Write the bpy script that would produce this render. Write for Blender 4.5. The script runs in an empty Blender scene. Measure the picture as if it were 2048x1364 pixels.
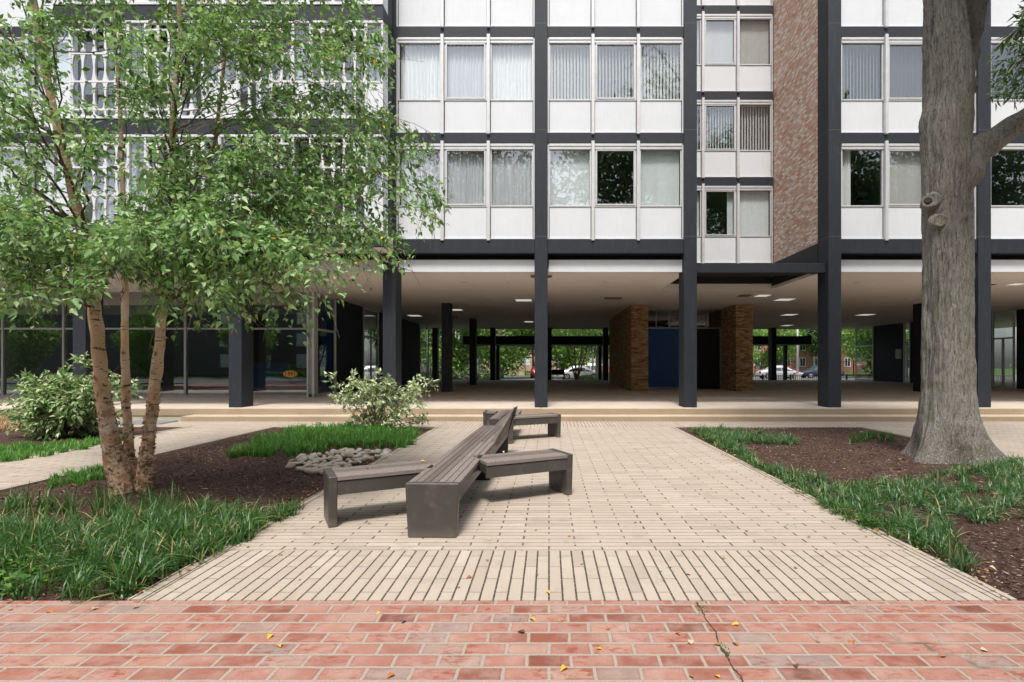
import bpy, math, random
import numpy as np
from mathutils import Vector, noise as mnoise
R = math.radians
random.seed(7); rng = np.random.default_rng(7)
sc = bpy.context.scene
col = sc.collection
# ------------------------------------------------------------------ camera, sky, sun
cam = bpy.data.cameras.new('camera'); cam.lens = 18.545; cam.sensor_width = 36
cam.shift_x = -0.0361; cam.shift_y = 0.022; cam.clip_end = 600; cam.clip_start = .05
co = bpy.data.objects.new('camera', cam); co.location = (0, 0, 1.45); co.rotation_euler = (R(90), 0, 0)
col.objects.link(co); sc.camera = co
SUN_EL, SUN_AZ = R(62), R(184)          # azimuth clockwise from +Y: behind the camera, a little to its right
w = bpy.data.worlds.new('World'); sc.world = w; w.use_nodes = True
nt = w.node_tree; bg = nt.nodes['Background']
sky = nt.nodes.new('ShaderNodeTexSky'); sky.sky_type = 'NISHITA'; sky.sun_disc = False
sky.sun_elevation = SUN_EL; sky.sun_rotation = SUN_AZ; sky.dust_density = 3.0; sky.air_density = 1.0
hs = nt.nodes.new('ShaderNodeHueSaturation'); hs.inputs['Saturation'].default_value = .42
nt.links.new(sky.outputs[0], hs.inputs['Color']); nt.links.new(hs.outputs[0], bg.inputs[0])
bg.inputs[1].default_value = 0.145
sl = bpy.data.lights.new('sun', 'SUN'); sl.energy = 2.2; sl.angle = R(11); sl.color = (1, .95, .88)
so = bpy.data.objects.new('sun', sl); col.objects.link(so)
d = Vector((math.sin(SUN_AZ) * math.cos(SUN_EL), math.cos(SUN_AZ) * math.cos(SUN_EL), math.sin(SUN_EL)))
so.rotation_euler = d.to_track_quat('Z', 'Y').to_euler(); so.location = d * 40
sc.view_settings.view_transform = 'Standard'; sc.view_settings.look = 'None'
sc.view_settings.exposure = 0.70; sc.view_settings.gamma = 1
try:
    sc.cycles.max_bounces = 10; sc.cycles.transparent_max_bounces = 16; sc.cycles.diffuse_bounces = 5
except Exception: pass

F, CX, HY, EH = 1055.0, 1098.0, 727.0, 1.45
def P(px, py, Y): return Vector(((px - CX) * Y / F, Y, EH - (py - HY) * Y / F))   # a place in the photo at distance Y, in metres

# ------------------------------------------------------------------ objects
def tag(o, label=None, cat=None, group=None, kind=None):
    if label: o['label'] = label
    if cat: o['category'] = cat
    if group: o['group'] = group
    if kind: o['kind'] = kind
    return o
def empty(name, label, cat, loc=(0, 0, 0), rz=0, group=None):
    o = bpy.data.objects.new(name, None); col.objects.link(o); o.location = loc; o.rotation_euler = (0, 0, rz)
    o.empty_display_size = .2
    return tag(o, label, cat, group)
def mesh_np(name, V, Fa, mat, parent=None, smooth=False):
    """V (n,3) array; Fa list of face index arrays (each (m,k))"""
    me = bpy.data.meshes.new(name)
    V = np.asarray(V, dtype=np.float32).reshape(-1, 3)
    fs = [np.asarray(f, dtype=np.int32) for f in Fa if len(f)]
    nl = sum(f.size for f in fs); nf = sum(len(f) for f in fs)
    me.vertices.add(len(V)); me.vertices.foreach_set('co', V.ravel())
    me.loops.add(nl); me.polygons.add(nf)
    me.loops.foreach_set('vertex_index', np.concatenate([f.ravel() for f in fs]))
    st, c = [], 0
    for f in fs:
        k = f.shape[1]; st.append(np.arange(len(f)) * k + c); c += f.size
    me.polygons.foreach_set('loop_start', np.concatenate(st).astype(np.int32))
    if smooth: me.polygons.foreach_set('use_smooth', np.ones(nf, dtype=bool))
    me.update(calc_edges=True); me.validate()
    me.materials.append(mat)
    o = bpy.data.objects.new(name, me); col.objects.link(o)
    if parent is not None: o.parent = parent
    return o
class MB:
    def __init__(s): s.v = []; s.f = []
    def box(s, x0, x1, y0, y1, z0, z1):
        b = len(s.v)
        s.v += [(x0, y0, z0), (x1, y0, z0), (x1, y1, z0), (x0, y1, z0), (x0, y0, z1), (x1, y0, z1), (x1, y1, z1), (x0, y1, z1)]
        s.f += [tuple(b + i for i in q) for q in ((0, 3, 2, 1), (4, 5, 6, 7), (0, 1, 5, 4), (1, 2, 6, 5), (2, 3, 7, 6), (3, 0, 4, 7))]
        return s
    def hexa(s, bot, top):
        b = len(s.v); s.v += [tuple(p) for p in bot] + [tuple(p) for p in top]
        s.f += [tuple(b + i for i in q) for q in ((0, 3, 2, 1), (4, 5, 6, 7), (0, 1, 5, 4), (1, 2, 6, 5), (2, 3, 7, 6), (3, 0, 4, 7))]
        return s
    def prism(s, pts, a, b, axis='y'):
        """extrude a 2D outline: axis y: pts are (x,z); x: pts are (y,z); z: pts are (x,y)"""
        m = {'y': lambda p, t: (p[0], t, p[1]), 'x': lambda p, t: (t, p[0], p[1]), 'z': lambda p, t: (p[0], p[1], t)}[axis]
        n = len(pts); k = len(s.v)
        s.v += [m(p, a) for p in pts] + [m(p, b) for p in pts]
        s.f += [tuple(k + i for i in range(n)), tuple(k + n + i for i in reversed(range(n)))]
        s.f += [(k + i, k + n + i, k + n + (i + 1) % n, k + (i + 1) % n) for i in range(n)]
        return s
    def tube(s, pts, rad, sides=8, wob=0, cap=True):
        pts = [Vector(p) for p in pts]; n = len(pts); k = len(s.v)
        up = Vector((0, 1, 0.01)) if abs((pts[-1] - pts[0]).normalized().y) < .8 else Vector((1, 0, 0))
        for i, p in enumerate(pts):
            t = (pts[min(i + 1, n - 1)] - pts[max(i - 1, 0)]).normalized()
            a = t.cross(up).normalized(); b = t.cross(a).normalized(); r = rad[i] if hasattr(rad, '__len__') else rad
            for j in range(sides):
                th = 2 * math.pi * j / sides
                rr = r * (1 + wob * mnoise.noise(Vector((p.x * 3 + math.cos(th) * 2, p.y * 3 + math.sin(th) * 2, p.z * 4))))
                s.v.append(tuple(p + a * math.cos(th) * rr + b * math.sin(th) * rr))
        for i in range(n - 1):
            for j in range(sides):
                s.f.append((k + i * sides + j, k + i * sides + (j + 1) % sides, k + (i + 1) * sides + (j + 1) % sides, k + (i + 1) * sides + j))
        if cap:
            s.f.append(tuple(k + j for j in reversed(range(sides)))); s.f.append(tuple(k + (n - 1) * sides + j for j in range(sides)))
        return s
    def build(s, name, mat, parent=None, smooth=False, bevel=0, seg=2):
        me = bpy.data.meshes.new(name); me.from_pydata(s.v, [], s.f); me.update()
        if smooth: me.polygons.foreach_set('use_smooth', [True] * len(me.polygons))
        me.materials.append(mat)
        o = bpy.data.objects.new(name, me); col.objects.link(o)
        if parent is not None: o.parent = parent
        if bevel:
            m = o.modifiers.new('b', 'BEVEL'); m.width = bevel; m.segments = seg; m.limit_method = 'ANGLE'
        return o
def box(name, mat, parent, x0, x1, y0, y1, z0, z1, bevel=0): return MB().box(x0, x1, y0, y1, z0, z1).build(name, mat, parent, bevel=bevel)
def copy_tree(o, parent=None):
    c = o.copy(); col.objects.link(c); c.parent = parent
    for ch in list(o.children): copy_tree(ch, c)
    return c
def spline(pts, n):
    """Catmull-Rom through pts, n samples"""
    p = [np.array(q, float) for q in pts]; p = [2 * p[0] - p[1]] + p + [2 * p[-1] - p[-2]]
    m = len(p) - 3; out = []
    for i in range(n):
        t = i / (n - 1) * m; k = min(int(t), m - 1); t -= k
        a, b, c, e = p[k:k + 4]
        out.append(.5 * ((2 * b) + (c - a) * t + (2 * a - 5 * b + 4 * c - e) * t * t + (3 * b - a - 3 * c + e) * t ** 3))
    return np.array(out)

# ------------------------------------------------------------------ materials
class NT:
    def __init__(s, name):
        s.m = bpy.data.materials.new(name); s.m.use_nodes = True; s.t = s.m.node_tree
        s.t.nodes.clear(); s.out = s.t.nodes.new('ShaderNodeOutputMaterial')
        s._c = None
    def n(s, ty, **kw):
        x = s.t.nodes.new(ty)
        for k, v in kw.items(): setattr(x, k, v)
        return x
    def put(s, sock, v):
        if v is None: return
        if isinstance(v, (int, float)): sock.default_value = v
        elif isinstance(v, (tuple, list)):
            sock.default_value = tuple(v) + ((1,) if len(v) == 3 and sock.type == 'RGBA' else ())
        else: s.t.links.new(v, sock)
    def co(s):
        if s._c is None: s._c = s.n('ShaderNodeTexCoord').outputs['Object']
        return s._c
    def xyz(s):
        x = s.n('ShaderNodeSeparateXYZ'); s.put(x.inputs[0], s.co()); return x.outputs
    def M(s, op, a, b=None, c=None):
        x = s.n('ShaderNodeMath', operation=op)
        for i, v in enumerate((a, b, c)): s.put(x.inputs[i], v)
        return x.outputs[0]
    def sm(s, v, a, b, o0=0., o1=1.):
        x = s.n('ShaderNodeMapRange', interpolation_type='SMOOTHSTEP')
        for i, q in enumerate((v, a, b, o0, o1)): s.put(x.inputs[i], q)
        return x.outputs[0]
    def mix(s, f, a, b, bt='MIX'):
        x = s.n('ShaderNodeMix', data_type='RGBA', blend_type=bt)
        s.put(x.inputs[0], f); s.put(x.inputs[6], a); s.put(x.inputs[7], b); return x.outputs[2]
    def noise(s, sc_, det=3, rough=.55, vec=None, scl=None, dist=0):
        x = s.n('ShaderNodeTexNoise'); v = vec if vec is not None else s.co()
        if scl:
            mp = s.n('ShaderNodeMapping'); s.put(mp.inputs[0], v); mp.inputs['Scale'].default_value = scl; v = mp.outputs[0]
        s.put(x.inputs['Vector'], v); x.inputs['Scale'].default_value = sc_; x.inputs['Detail'].default_value = det
        x.inputs['Roughness'].default_value = rough; x.inputs['Distortion'].default_value = dist
        return x.outputs[0]
    def voro(s, sc_, scl=None, feat='F1'):
        x = s.n('ShaderNodeTexVoronoi', feature=feat); v = s.co()
        if scl:
            mp = s.n('ShaderNodeMapping'); s.put(mp.inputs[0], v); mp.inputs['Scale'].default_value = scl; v = mp.outputs[0]
        s.put(x.inputs['Vector'], v); x.inputs['Scale'].default_value = sc_
        return x.outputs
    def ramp(s, f, stops, interp='LINEAR'):
        x = s.n('ShaderNodeValToRGB'); e = x.color_ramp.elements; x.color_ramp.interpolation = interp
        while len(e) < len(stops): e.new(.5)
        for i, (p, c) in enumerate(stops): e[i].position = p; e[i].color = tuple(c) + (1,)
        s.put(x.inputs[0], f); return x.outputs[0]
    def island(s): return s.n('ShaderNodeNewGeometry').outputs['Random Per Island']
    def bump(s, h, st=.3, dist=.01):
        x = s.n('ShaderNodeBump'); s.put(x.inputs['Height'], h); x.inputs['Strength'].default_value = st; x.inputs['Distance'].default_value = dist
        return x.outputs[0]
    def pr(s, c, rough=.7, metal=0., spec=.5, nrm=None, trans=0, tcol=None, em=None):
        b = s.n('ShaderNodeBsdfPrincipled'); s.put(b.inputs['Base Color'], c); s.put(b.inputs['Roughness'], rough)
        b.inputs['Metallic'].default_value = metal; b.inputs['Specular IOR Level'].default_value = spec
        if nrm is not None: s.put(b.inputs['Normal'], nrm)
        if em: s.put(b.inputs['Emission Color'], em[0]); b.inputs['Emission Strength'].default_value = em[1]
        o = b.outputs[0]
        if trans:
            t = s.n('ShaderNodeBsdfTranslucent'); s.put(t.inputs[0], tcol if tcol is not None else c)
            if nrm is not None: s.put(t.inputs['Normal'], nrm)
            x = s.n('ShaderNodeMixShader'); x.inputs[0].default_value = trans
            s.t.links.new(o, x.inputs[1]); s.t.links.new(t.outputs[0], x.inputs[2]); o = x.outputs[0]
        s.t.links.new(o, s.out.inputs[0]); return s.m
    def cells(s, u, v, L, W, jl, jc, off=.5, wob=.0):
        """running bond; returns (long-joint mask, cross-joint mask, random per brick)"""
        if wob:
            nz = s.M('MULTIPLY', s.M('SUBTRACT', s.noise(9, 2), .5), wob); v = s.M('ADD', v, nz); u = s.M('ADD', u, s.M('MULTIPLY', nz, -1))
        vr = s.M('DIVIDE', v, W); row = s.M('FLOOR', vr); fv = s.M('MULTIPLY', s.M('FRACT', vr), W)
        dv = s.M('MINIMUM', fv, s.M('SUBTRACT', W, fv))
        par = s.M('MULTIPLY', s.M('MODULO', s.M('ABSOLUTE', row), 2.), off)
        ur = s.M('ADD', s.M('DIVIDE', u, L), par); cid = s.M('FLOOR', ur); fu = s.M('MULTIPLY', s.M('FRACT', ur), L)
        du = s.M('MINIMUM', fu, s.M('SUBTRACT', L, fu))
        a = s.sm(dv, jl * .35, jl * .65, 1, 0); b = s.sm(du, jc * .35, jc * .65, 1, 0)
        cb = s.n('ShaderNodeCombineXYZ'); s.put(cb.inputs[0], cid); s.put(cb.inputs[1], row)
        wn = s.n('ShaderNodeTexWhiteNoise', noise_dimensions='2D'); s.put(wn.inputs[0], cb.outputs[0])
        return a, b, wn.outputs[0]

def simple(name, c, rough=.6, metal=0., spec=.5, var=.12, sc_=6, bump=0.0, bs=60, em=None):
    t = NT(name); nz = t.noise(sc_, 4)
    c2 = tuple(x * (1 - var * 2) for x in c); c3 = tuple(min(1, x * (1 + var)) for x in c)
    cc = t.mix(nz, c2, c3)
    return t.pr(cc, rough, metal, spec, t.bump(t.noise(bs, 3), bump, .005) if bump else None, em=em)

def paver_mat(name, along_x, wide):
    t = NT(name); x, y, z = t.xyz()
    u, v = (x, y) if along_x else (y, x)
    a, b, rnd = t.cells(u, v, .418, .0855, *( (.0085, .013) if wide else (.012, .007)), wob=.003)
    base = t.ramp(rnd, [(0, (.38, .325, .27)), (.25, (.46, .40, .335)), (.85, (.50, .44, .37)), (1, (.54, .48, .41))])
    big = t.noise(1.1, 4); grain = t.noise(160, 3, .7); sp = t.noise(420, 2, .6)
    base = t.mix(t.sm(big, .35, .7), base, (.45, .385, .32)); base = t.mix(t.sm(grain, .3, .75, 0, .55), base, (.36, .28, .21), 'MIX')
    base = t.mix(t.sm(sp, .58, .7, 0, .45), base, (.66, .61, .54))
    st = t.noise(3.2, 5, .7); base = t.mix(t.sm(st, .52, .74, 0, .55), base, (.31, .255, .20)); base = t.mix(t.sm(t.noise(11, 5, .75), .56, .7, 0, .4), base, (.33, .27, .21)); sp2 = t.voro(7)[0]; base = t.mix(t.sm(sp2, .03, .055, .55, 0), base, (.16, .11, .08))
    jf = t.noise(70, 2, .6)
    if wide: jm = t.M('MAXIMUM', t.M('MULTIPLY', a, .72), t.M('MULTIPLY', b, t.sm(t.noise(14, 2), .38, .55)))
    else: jm = t.M('MAXIMUM', t.M('MULTIPLY', a, .95), t.M('MULTIPLY', b, .7))
    jc = t.mix(t.sm(jf, .52, .68), (.045, .033, .027), (.34, .27, .22))
    c = t.mix(jm, base, jc)
    h = t.M('SUBTRACT', t.M('MULTIPLY', grain, .25), jm)
    return t.pr(c, .9, nrm=t.bump(h, .55, .008), spec=.2)

M = {}
M['paver'] = paver_mat('sand pavers across', True, True)
M['paver_long'] = paver_mat('sand pavers lengthwise', False, False)
def brickpave():
    t = NT('red brick paving'); x, y, z = t.xyz()
    a, b, rnd = t.cells(x, t.M('ADD', y, -.022), .2155, .1085, .0165, .0165, wob=.012)
    base = t.ramp(rnd, [(0, (.15, .055, .04)), (.10, (.26, .085, .055)), (.17, (.31, .135, .10)), (.35, (.40, .20, .155)), (.6, (.35, .155, .115)), (.80, (.42, .23, .165)), (.86, (.36, .245, .20)), (.95, (.27, .22, .195)), (.975, (.30, .20, .16)), (1, (.34, .11, .075))])
    n1 = t.noise(13, 5, .65, scl=(1, 2.2, 1)); n2 = t.noise(130, 3, .7); n3 = t.noise(2.0, 3)
    n4 = t.noise(34, 5, .75, scl=(1, 1.8, 1)); rub = t.M('MULTIPLY', t.M('MAXIMUM', t.sm(n1, .50, .57), t.sm(n4, .57, .63)), t.M('MULTIPLY', t.sm(t.noise(3.1, 2), .40, .58), .85))
    base = t.mix(rub, base, (.27, .07, .045)); base = t.mix(t.sm(t.noise(21, 5, .7), .55, .68, 0, .45), base, (.25, .16, .13))
    dust = t.sm(t.noise(7, 4, .6), .4, .7, 0, .45); base = t.mix(dust, base, (.48, .35, .30))
    base = t.mix(t.sm(n2, .35, .8, 0, .35), base, (.25, .11, .08))
    base = t.mix(t.sm(n3, .5, .75, 0, .25), base, (.50, .40, .34))
    a2, b2, _ = t.cells(x, t.M('ADD', y, -.022), .2155, .1085, .034, .034, wob=.012)
    base = t.mix(t.M('MULTIPLY', t.M('MAXIMUM', a2, b2), t.sm(n1, .35, .6, 0, .5)), base, (.26, .12, .09))
    j = t.M('MAXIMUM', a, b)
    moss = t.sm(t.noise(1.7, 3, .5, dist=.6), .60, .70)
    mort = t.mix(t.sm(n2, .3, .7), (.27, .225, .185), (.45, .385, .325)); mort = t.mix(t.M('MULTIPLY', moss, .8), mort, (.09, .08, .05))
    c = t.mix(j, base, mort)
    return t.pr(c, .85, spec=.25, nrm=t.bump(t.M('SUBTRACT', t.M('MULTIPLY', n2, .35), t.M('MULTIPLY', j, .8)), .5, .007))
M['brickpave'] = brickpave()
def wallbrick(name, stops, mort, L=.2, W=.0675, j=.011, st=.6):
    t = NT(name); x, y, z = t.xyz(); a, b, rnd = t.cells(t.M('ADD', x, y), z, L, W, j, j, wob=.004)
    base = t.ramp(rnd, stops); base = t.mix(t.sm(t.noise(25, 5, .7), .35, .7, 0, .5), base, tuple(q * .55 for q in stops[1][1]))
    jm = t.M('MAXIMUM', a, b); c = t.mix(jm, base, mort)
    return t.pr(c, .9, spec=.2, nrm=t.bump(t.M('SUBTRACT', t.M('MULTIPLY', rnd, .5), jm), st, .012))
M['brick_core'] = wallbrick('tan core brick', [(0, (.16, .095, .05)), (.3, (.36, .22, .11)), (.7, (.48, .30, .15)), (1, (.62, .42, .24))], (.15, .11, .075))
M['brick_side'] = wallbrick('mottled side brick', [(0, (.50, .27, .19)), (.2, (.68, .43, .32)), (.45, (.76, .54, .42)), (.60, (.80, .65, .55)), (.70, (.60, .36, .26)), (.76, (.88, .83, .78)), (1, (.9, .87, .83))], (.46, .36, .29), L=.165, W=.062)
M['brick_red'] = wallbrick('red townhouse brick', [(0, (.26, .08, .05)), (.5, (.36, .13, .085)), (1, (.42, .18, .12))], (.4, .32, .27))
M['brick_tan'] = wallbrick('tan garden wall brick', [(0, (.5, .33, .22)), (.5, (.6, .42, .3)), (1, (.65, .5, .37))], (.5, .42, .34))
def concrete(name, c, jx=None, jy=None, agg=.0, spots=True):
    t = NT(name); x, y, z = t.xyz(); nz = t.noise(1.3, 5, .6); g = t.noise(90, 3, .7)
    base = t.mix(nz, tuple(q * .72 for q in c), tuple(min(1, q * 1.12) for q in c))
    base = t.mix(t.sm(g, .35, .75, 0, .3 + agg), base, tuple(q * .5 for q in c))
    if agg: base = t.mix(t.sm(t.noise(190, 2, .6), .55, .66, 0, .7), base, (.68, .50, .32))
    if spots: base = t.mix(t.sm(t.noise(4.5, 5, .75), .58, .75, 0, .5), base, tuple(q * .45 for q in c))
    h = g
    if jx:
        k = None
        for ax, (p, o) in ((x, jx), (y, jy)):
            f = t.M('MULTIPLY', t.M('FRACT', t.M('DIVIDE', t.M('ADD', ax, o), p)), p)
            dd = t.M('MINIMUM', f, t.M('SUBTRACT', p, f)); m = t.sm(dd, .006, .016, 1, 0)
            k = m if k is None else t.M('MAXIMUM', k, m)
        base = t.mix(t.M('MULTIPLY', k, .85), base, (.05, .04, .035)); h = t.M('SUBTRACT', g, k)
    return t.pr(base, .85, spec=.25, nrm=t.bump(h, .4, .008))
M['terrace'] = concrete('terrace concrete', (.64, .56, .48), (4.02, 0.21 + 4.02), (2.6, -.05))
M['step'] = concrete('aggregate step', (.40, .305, .205), agg=.3)
M['tread'] = concrete('step tread', (.60, .50, .40))
M['conc'] = concrete('plain concrete', (.42, .38, .33))
M['asphalt'] = concrete('asphalt', (.17, .165, .16), spots=False)
def darkpaint(name, c, streak=.5):
    t = NT(name); x, y, z = t.xyz(); n = t.noise(7, 5, .65); s2 = t.noise(5, 4, .6, scl=(5, 5, .35))
    base = t.mix(n, tuple(q * .7 for q in c), tuple(q * 1.35 for q in c))
    base = t.mix(t.sm(s2, .5, .8, 0, streak), base, tuple(min(1, q * 2.3 + .01) for q in c))
    base = t.mix(t.sm(t.noise(26, 5, .75), .67, .76, 0, .55), base, (.20, .21, .23))
    f = t.M('MULTIPLY', t.M('FRACT', t.M('DIVIDE', t.M('ADD', z, -4.83), 2.84)), 2.84)
    dd = t.M('MINIMUM', f, t.M('SUBTRACT', 2.84, f)); ln = t.M('MULTIPLY', t.sm(dd, .004, .011, 1, 0), t.sm(z, 4.0, 4.1))
    base = t.mix(t.M('MULTIPLY', ln, .5), base, (.12, .13, .15))
    return t.pr(base, .62, spec=.4, nrm=t.bump(t.noise(45, 4, .7), .35, .01))
M['col'] = darkpaint('dark blue-grey paint', (.017, .021, .029))
M['black'] = simple('black', (.006, .006, .007), .7)
M['navy'] = simple('navy paint', (.018, .026, .052), .75, bump=.25, bs=80)
M['blue'] = simple('blue paint', (.03, .11, .38), .7, bump=.2, bs=80)
def whitepanel():
    t = NT('white spandrel panel'); x, y, z = t.xyz(); n = t.noise(3, 4, .6); s2 = t.noise(6, 4, .6, scl=(4, 4, .25))
    c = t.mix(n, (.66, .68, .71), (.74, .76, .79)); c = t.mix(t.sm(s2, .5, .8, 0, .3), c, (.52, .53, .52))
    return t.pr(c, .35, spec=.4)
M['white'] = whitepanel()
M['alu'] = simple('pale aluminium frame', (.64, .645, .65), .45, .2, var=.1)
M['alu_grey'] = simple('grey aluminium', (.36, .36, .37), .4, .5, var=.1)
M['lattice'] = simple('white cast screen', (.72, .72, .74), .6, var=.1)
M['fascia'] = simple('light grey fascia', (.62, .64, .66), .5, var=.1)
t = NT('beige soffit'); x, y, z = t.xyz(); a, b, _ = t.cells(x, y, 2.44, 1.22, .01, .01, 0); c = t.mix(t.noise(.6, 4), (.72, .655, .595), (.80, .735, .675)); c = t.mix(t.sm(t.noise(2.5, 5, .7), .6, .75, 0, .3), c, (.5, .43, .36)); M['ceiling'] = t.pr(t.mix(t.M('MULTIPLY', t.M('MAXIMUM', a, b), .35), c, (.3, .25, .2)), .8)
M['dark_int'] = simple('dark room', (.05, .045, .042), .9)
M['brown_int'] = simple('brown stair hall', (.16, .10, .05), .9)
def glass(name, refl, tint=(1, 1, 1), rough=0.0):
    t = NT(name); g = t.n('ShaderNodeBsdfGlossy'); g.inputs['Roughness'].default_value = rough; t.put(g.inputs['Color'], (.93, .97, 1))
    bmp = t.bump(t.noise(1.3, 1), .02, .05); t.put(g.inputs['Normal'], bmp)
    tr = t.n('ShaderNodeBsdfTransparent'); t.put(tr.inputs[0], tint)
    fr = t.n('ShaderNodeLayerWeight'); fr.inputs[0].default_value = .5
    f = t.M('MINIMUM', t.M('ADD', t.M('MULTIPLY', t.M('POWER', fr.outputs['Facing'], 5.), .7), refl), 1.)
    x = t.n('ShaderNodeMixShader'); t.put(x.inputs[0], f); t.t.links.new(tr.outputs[0], x.inputs[1]); t.t.links.new(g.outputs[0], x.inputs[2])
    t.t.links.new(x.outputs[0], t.out.inputs[0]); return t.m
M['glass'] = glass('window glass', .11, (.97, .98, .98)); M['shopglass'] = glass('shopfront glass', .13, (.8, .83, .83))
def cloth(name, c, tr=.3, sc_=3.):
    t = NT(name); s2 = t.noise(2.5, 2, .5, scl=(4, 1, .12)); cc = t.mix(s2, tuple(q * .82 for q in c), c)
    return t.pr(cc, .9, spec=.1, trans=tr)
M['curt_white'] = cloth('white curtain', (.93, .94, .94), .06); M['curt_grey'] = cloth('grey curtain', (.72, .74, .78), .08); M['curt_brown'] = cloth('brown curtain', (.13, .115, .10))
M['curt_mid'] = cloth('mid grey drape', (.20, .20, .22)); M['shade'] = cloth('pale roller shade', (.84, .89, .90), .05); M['shade_grey'] = cloth('grey shade', (.62, .62, .60), .05); M['blind'] = cloth('vertical blind', (.85, .87, .86), .08)
M['blind_green'] = cloth('green-grey blind', (.58, .64, .57), .08); M['redtrim'] = simple('red curtain trim', (.60, .36, .40), .9)
def mulch():
    t = NT('bark mulch'); v = t.voro(55, scl=(1, .6, 1)); n = t.noise(2.2, 4); n2 = t.noise(85, 4, .75)
    c = t.ramp(v[1], [(0, (.05, .028, .024)), (.5, (.13, .075, .06)), (.85, (.21, .135, .105)), (1, (.38, .28, .22))])
    c = t.mix(n2, t.mix(.75, c, (.02, .01, .008)), c); c = t.mix(t.sm(n, .5, .75, 0, .45), c, (.17, .115, .09))
    return t.pr(c, .95, spec=.15, nrm=t.bump(t.M('ADD', n2, v[0]), .9, .02))
M['mulch'] = mulch()
t = NT('mulch chip'); M['chip'] = t.pr(t.ramp(t.island(), [(0, (.05, .028, .022)), (.5, (.14, .08, .062)), (.85, (.25, .16, .12)), (.95, (.40, .29, .21)), (1, (.58, .47, .37))]), .9, spec=.15)
t = NT('leaf litter'); M['litter'] = t.pr(t.ramp(t.island(), [(0, (.16, .08, .04)), (.6, (.38, .20, .09)), (.9, (.55, .40, .22)), (1, (.75, .45, .05))]), .9)
t = NT('straw'); M['straw'] = t.pr(t.ramp(t.island(), [(0, (.35, .20, .09)), (1, (.6, .42, .22))]), .9)
def leafmat(name, stops, trans=.35, rough=.42, spec=.5):
    t = NT(name); r = t.island(); c = t.ramp(r, stops)
    tc = t.mix(.5, c, (.28, .52, .08), 'MIX')
    return t.pr(c, rough, spec=spec, trans=trans, tcol=tc)
M['leaf'] = leafmat('birch leaf', [(0, (.045, .11, .04)), (.25, (.12, .25, .08)), (.58, (.25, .44, .15)), (.86, (.42, .60, .27)), (.99, (.50, .64, .28)), (.993, (.75, .45, .03)), (1, (.75, .45, .03))])
M['oakleaf'] = leafmat('oak leaf', [(0, (.02, .05, .016)), (.5, (.04, .09, .025)), (1, (.08, .15, .04))], .25)
M['farleaf'] = leafmat('far leaf', [(0, (.07, .16, .03)), (.4, (.15, .29, .055)), (.75, (.27, .44, .09)), (1, (.42, .56, .15))], .4)
M['hedgeleaf'] = leafmat('shrub leaf', [(0, (.03, .07, .015)), (.6, (.08, .15, .03)), (1, (.30, .36, .08))], .25)
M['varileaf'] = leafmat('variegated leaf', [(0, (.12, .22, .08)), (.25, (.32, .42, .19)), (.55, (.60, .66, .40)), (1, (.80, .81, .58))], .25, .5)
M['varileaf2'] = leafmat('greener variegated leaf', [(0, (.04, .10, .028)), (.3, (.13, .24, .07)), (.6, (.38, .49, .22)), (1, (.70, .74, .48))], .25, .5)  # greener, deeper leaf tones for the dense shrub and ground cover
M['blade'] = leafmat('liriope blade', [(0, (.014, .055, .012)), (.4, (.033, .105, .022)), (.75, (.07, .18, .04)), (.91, (.15, .28, .09)), (.94, (.45, .36, .17)), (1, (.50, .36, .16))], .25, .4)
M['blade_blue'] = leafmat('bluish liriope blade', [(0, (.018, .07, .025)), (.35, (.042, .13, .045)), (.7, (.09, .20, .07)), (.9, (.18, .30, .12)), (.94, (.45, .37, .2)), (1, (.48, .34, .16))], .25, .4)
M['blade_bright'] = leafmat('bright grass blade', [(0, (.035, .13, .016)), (.4, (.075, .24, .03)), (.85, (.15, .38, .06)), (1, (.25, .48, .12))], .35, .4)
M['weed'] = leafmat('weed leaf', [(0, (.06, .15, .03)), (1, (.17, .33, .06))], .3)
def birch():
    t = NT('birch bark'); x, y, z = t.xyz(); n = t.noise(2.2, 4, .6); n2 = t.noise(9, 5, .7, scl=(1, 1, .7)); n3 = t.noise(60, 4, .7)
    c = t.mix(t.sm(n, .4, .62), (.76, .61, .47), (.70, .48, .31))
    c = t.mix(t.M('MULTIPLY', t.sm(n2, .54, .68, 0, .7), t.sm(z, .5, 3.0, 1, .3)), c, (.50, .25, .12))
    len_ = t.noise(6, 3, .6, scl=(.9, .9, 4.5)); c = t.mix(t.sm(len_, .60, .65, 0, .9), c, (.07, .04, .028))
    low = t.sm(z, .35, 1.25, 1, 0); pz = t.noise(11, 5, .75, dist=.5); c = t.mix(t.M('MULTIPLY', low, t.sm(pz, .48, .60)), c, (.14, .085, .055)); c = t.mix(t.M('MULTIPLY', low, t.sm(t.noise(5, 3), .5, .6, 0, .8)), c, (.50, .24, .11))
    c = t.mix(t.M('MULTIPLY', t.sm(z, 1.9, 3.6), t.sm(n3, .3, .7, .35, .75)), c, (.17, .095, .06))
    return t.pr(c, .8, spec=.2, nrm=t.bump(t.M('ADD', n3, t.M('MULTIPLY', n2, 2)), .5, .02))
M['birch'] = birch()
t = NT('peeling bark curl'); M['flake'] = t.pr(t.ramp(t.island(), [(0, (.10, .055, .035)), (.3, (.34, .18, .10)), (.6, (.55, .38, .25)), (1, (.72, .60, .48))]), .85, trans=.15)
M['twig'] = simple('dark twig', (.12, .08, .06), .8)
M['stem'] = simple('grey-brown stem', (.15, .10, .07), .85)
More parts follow.
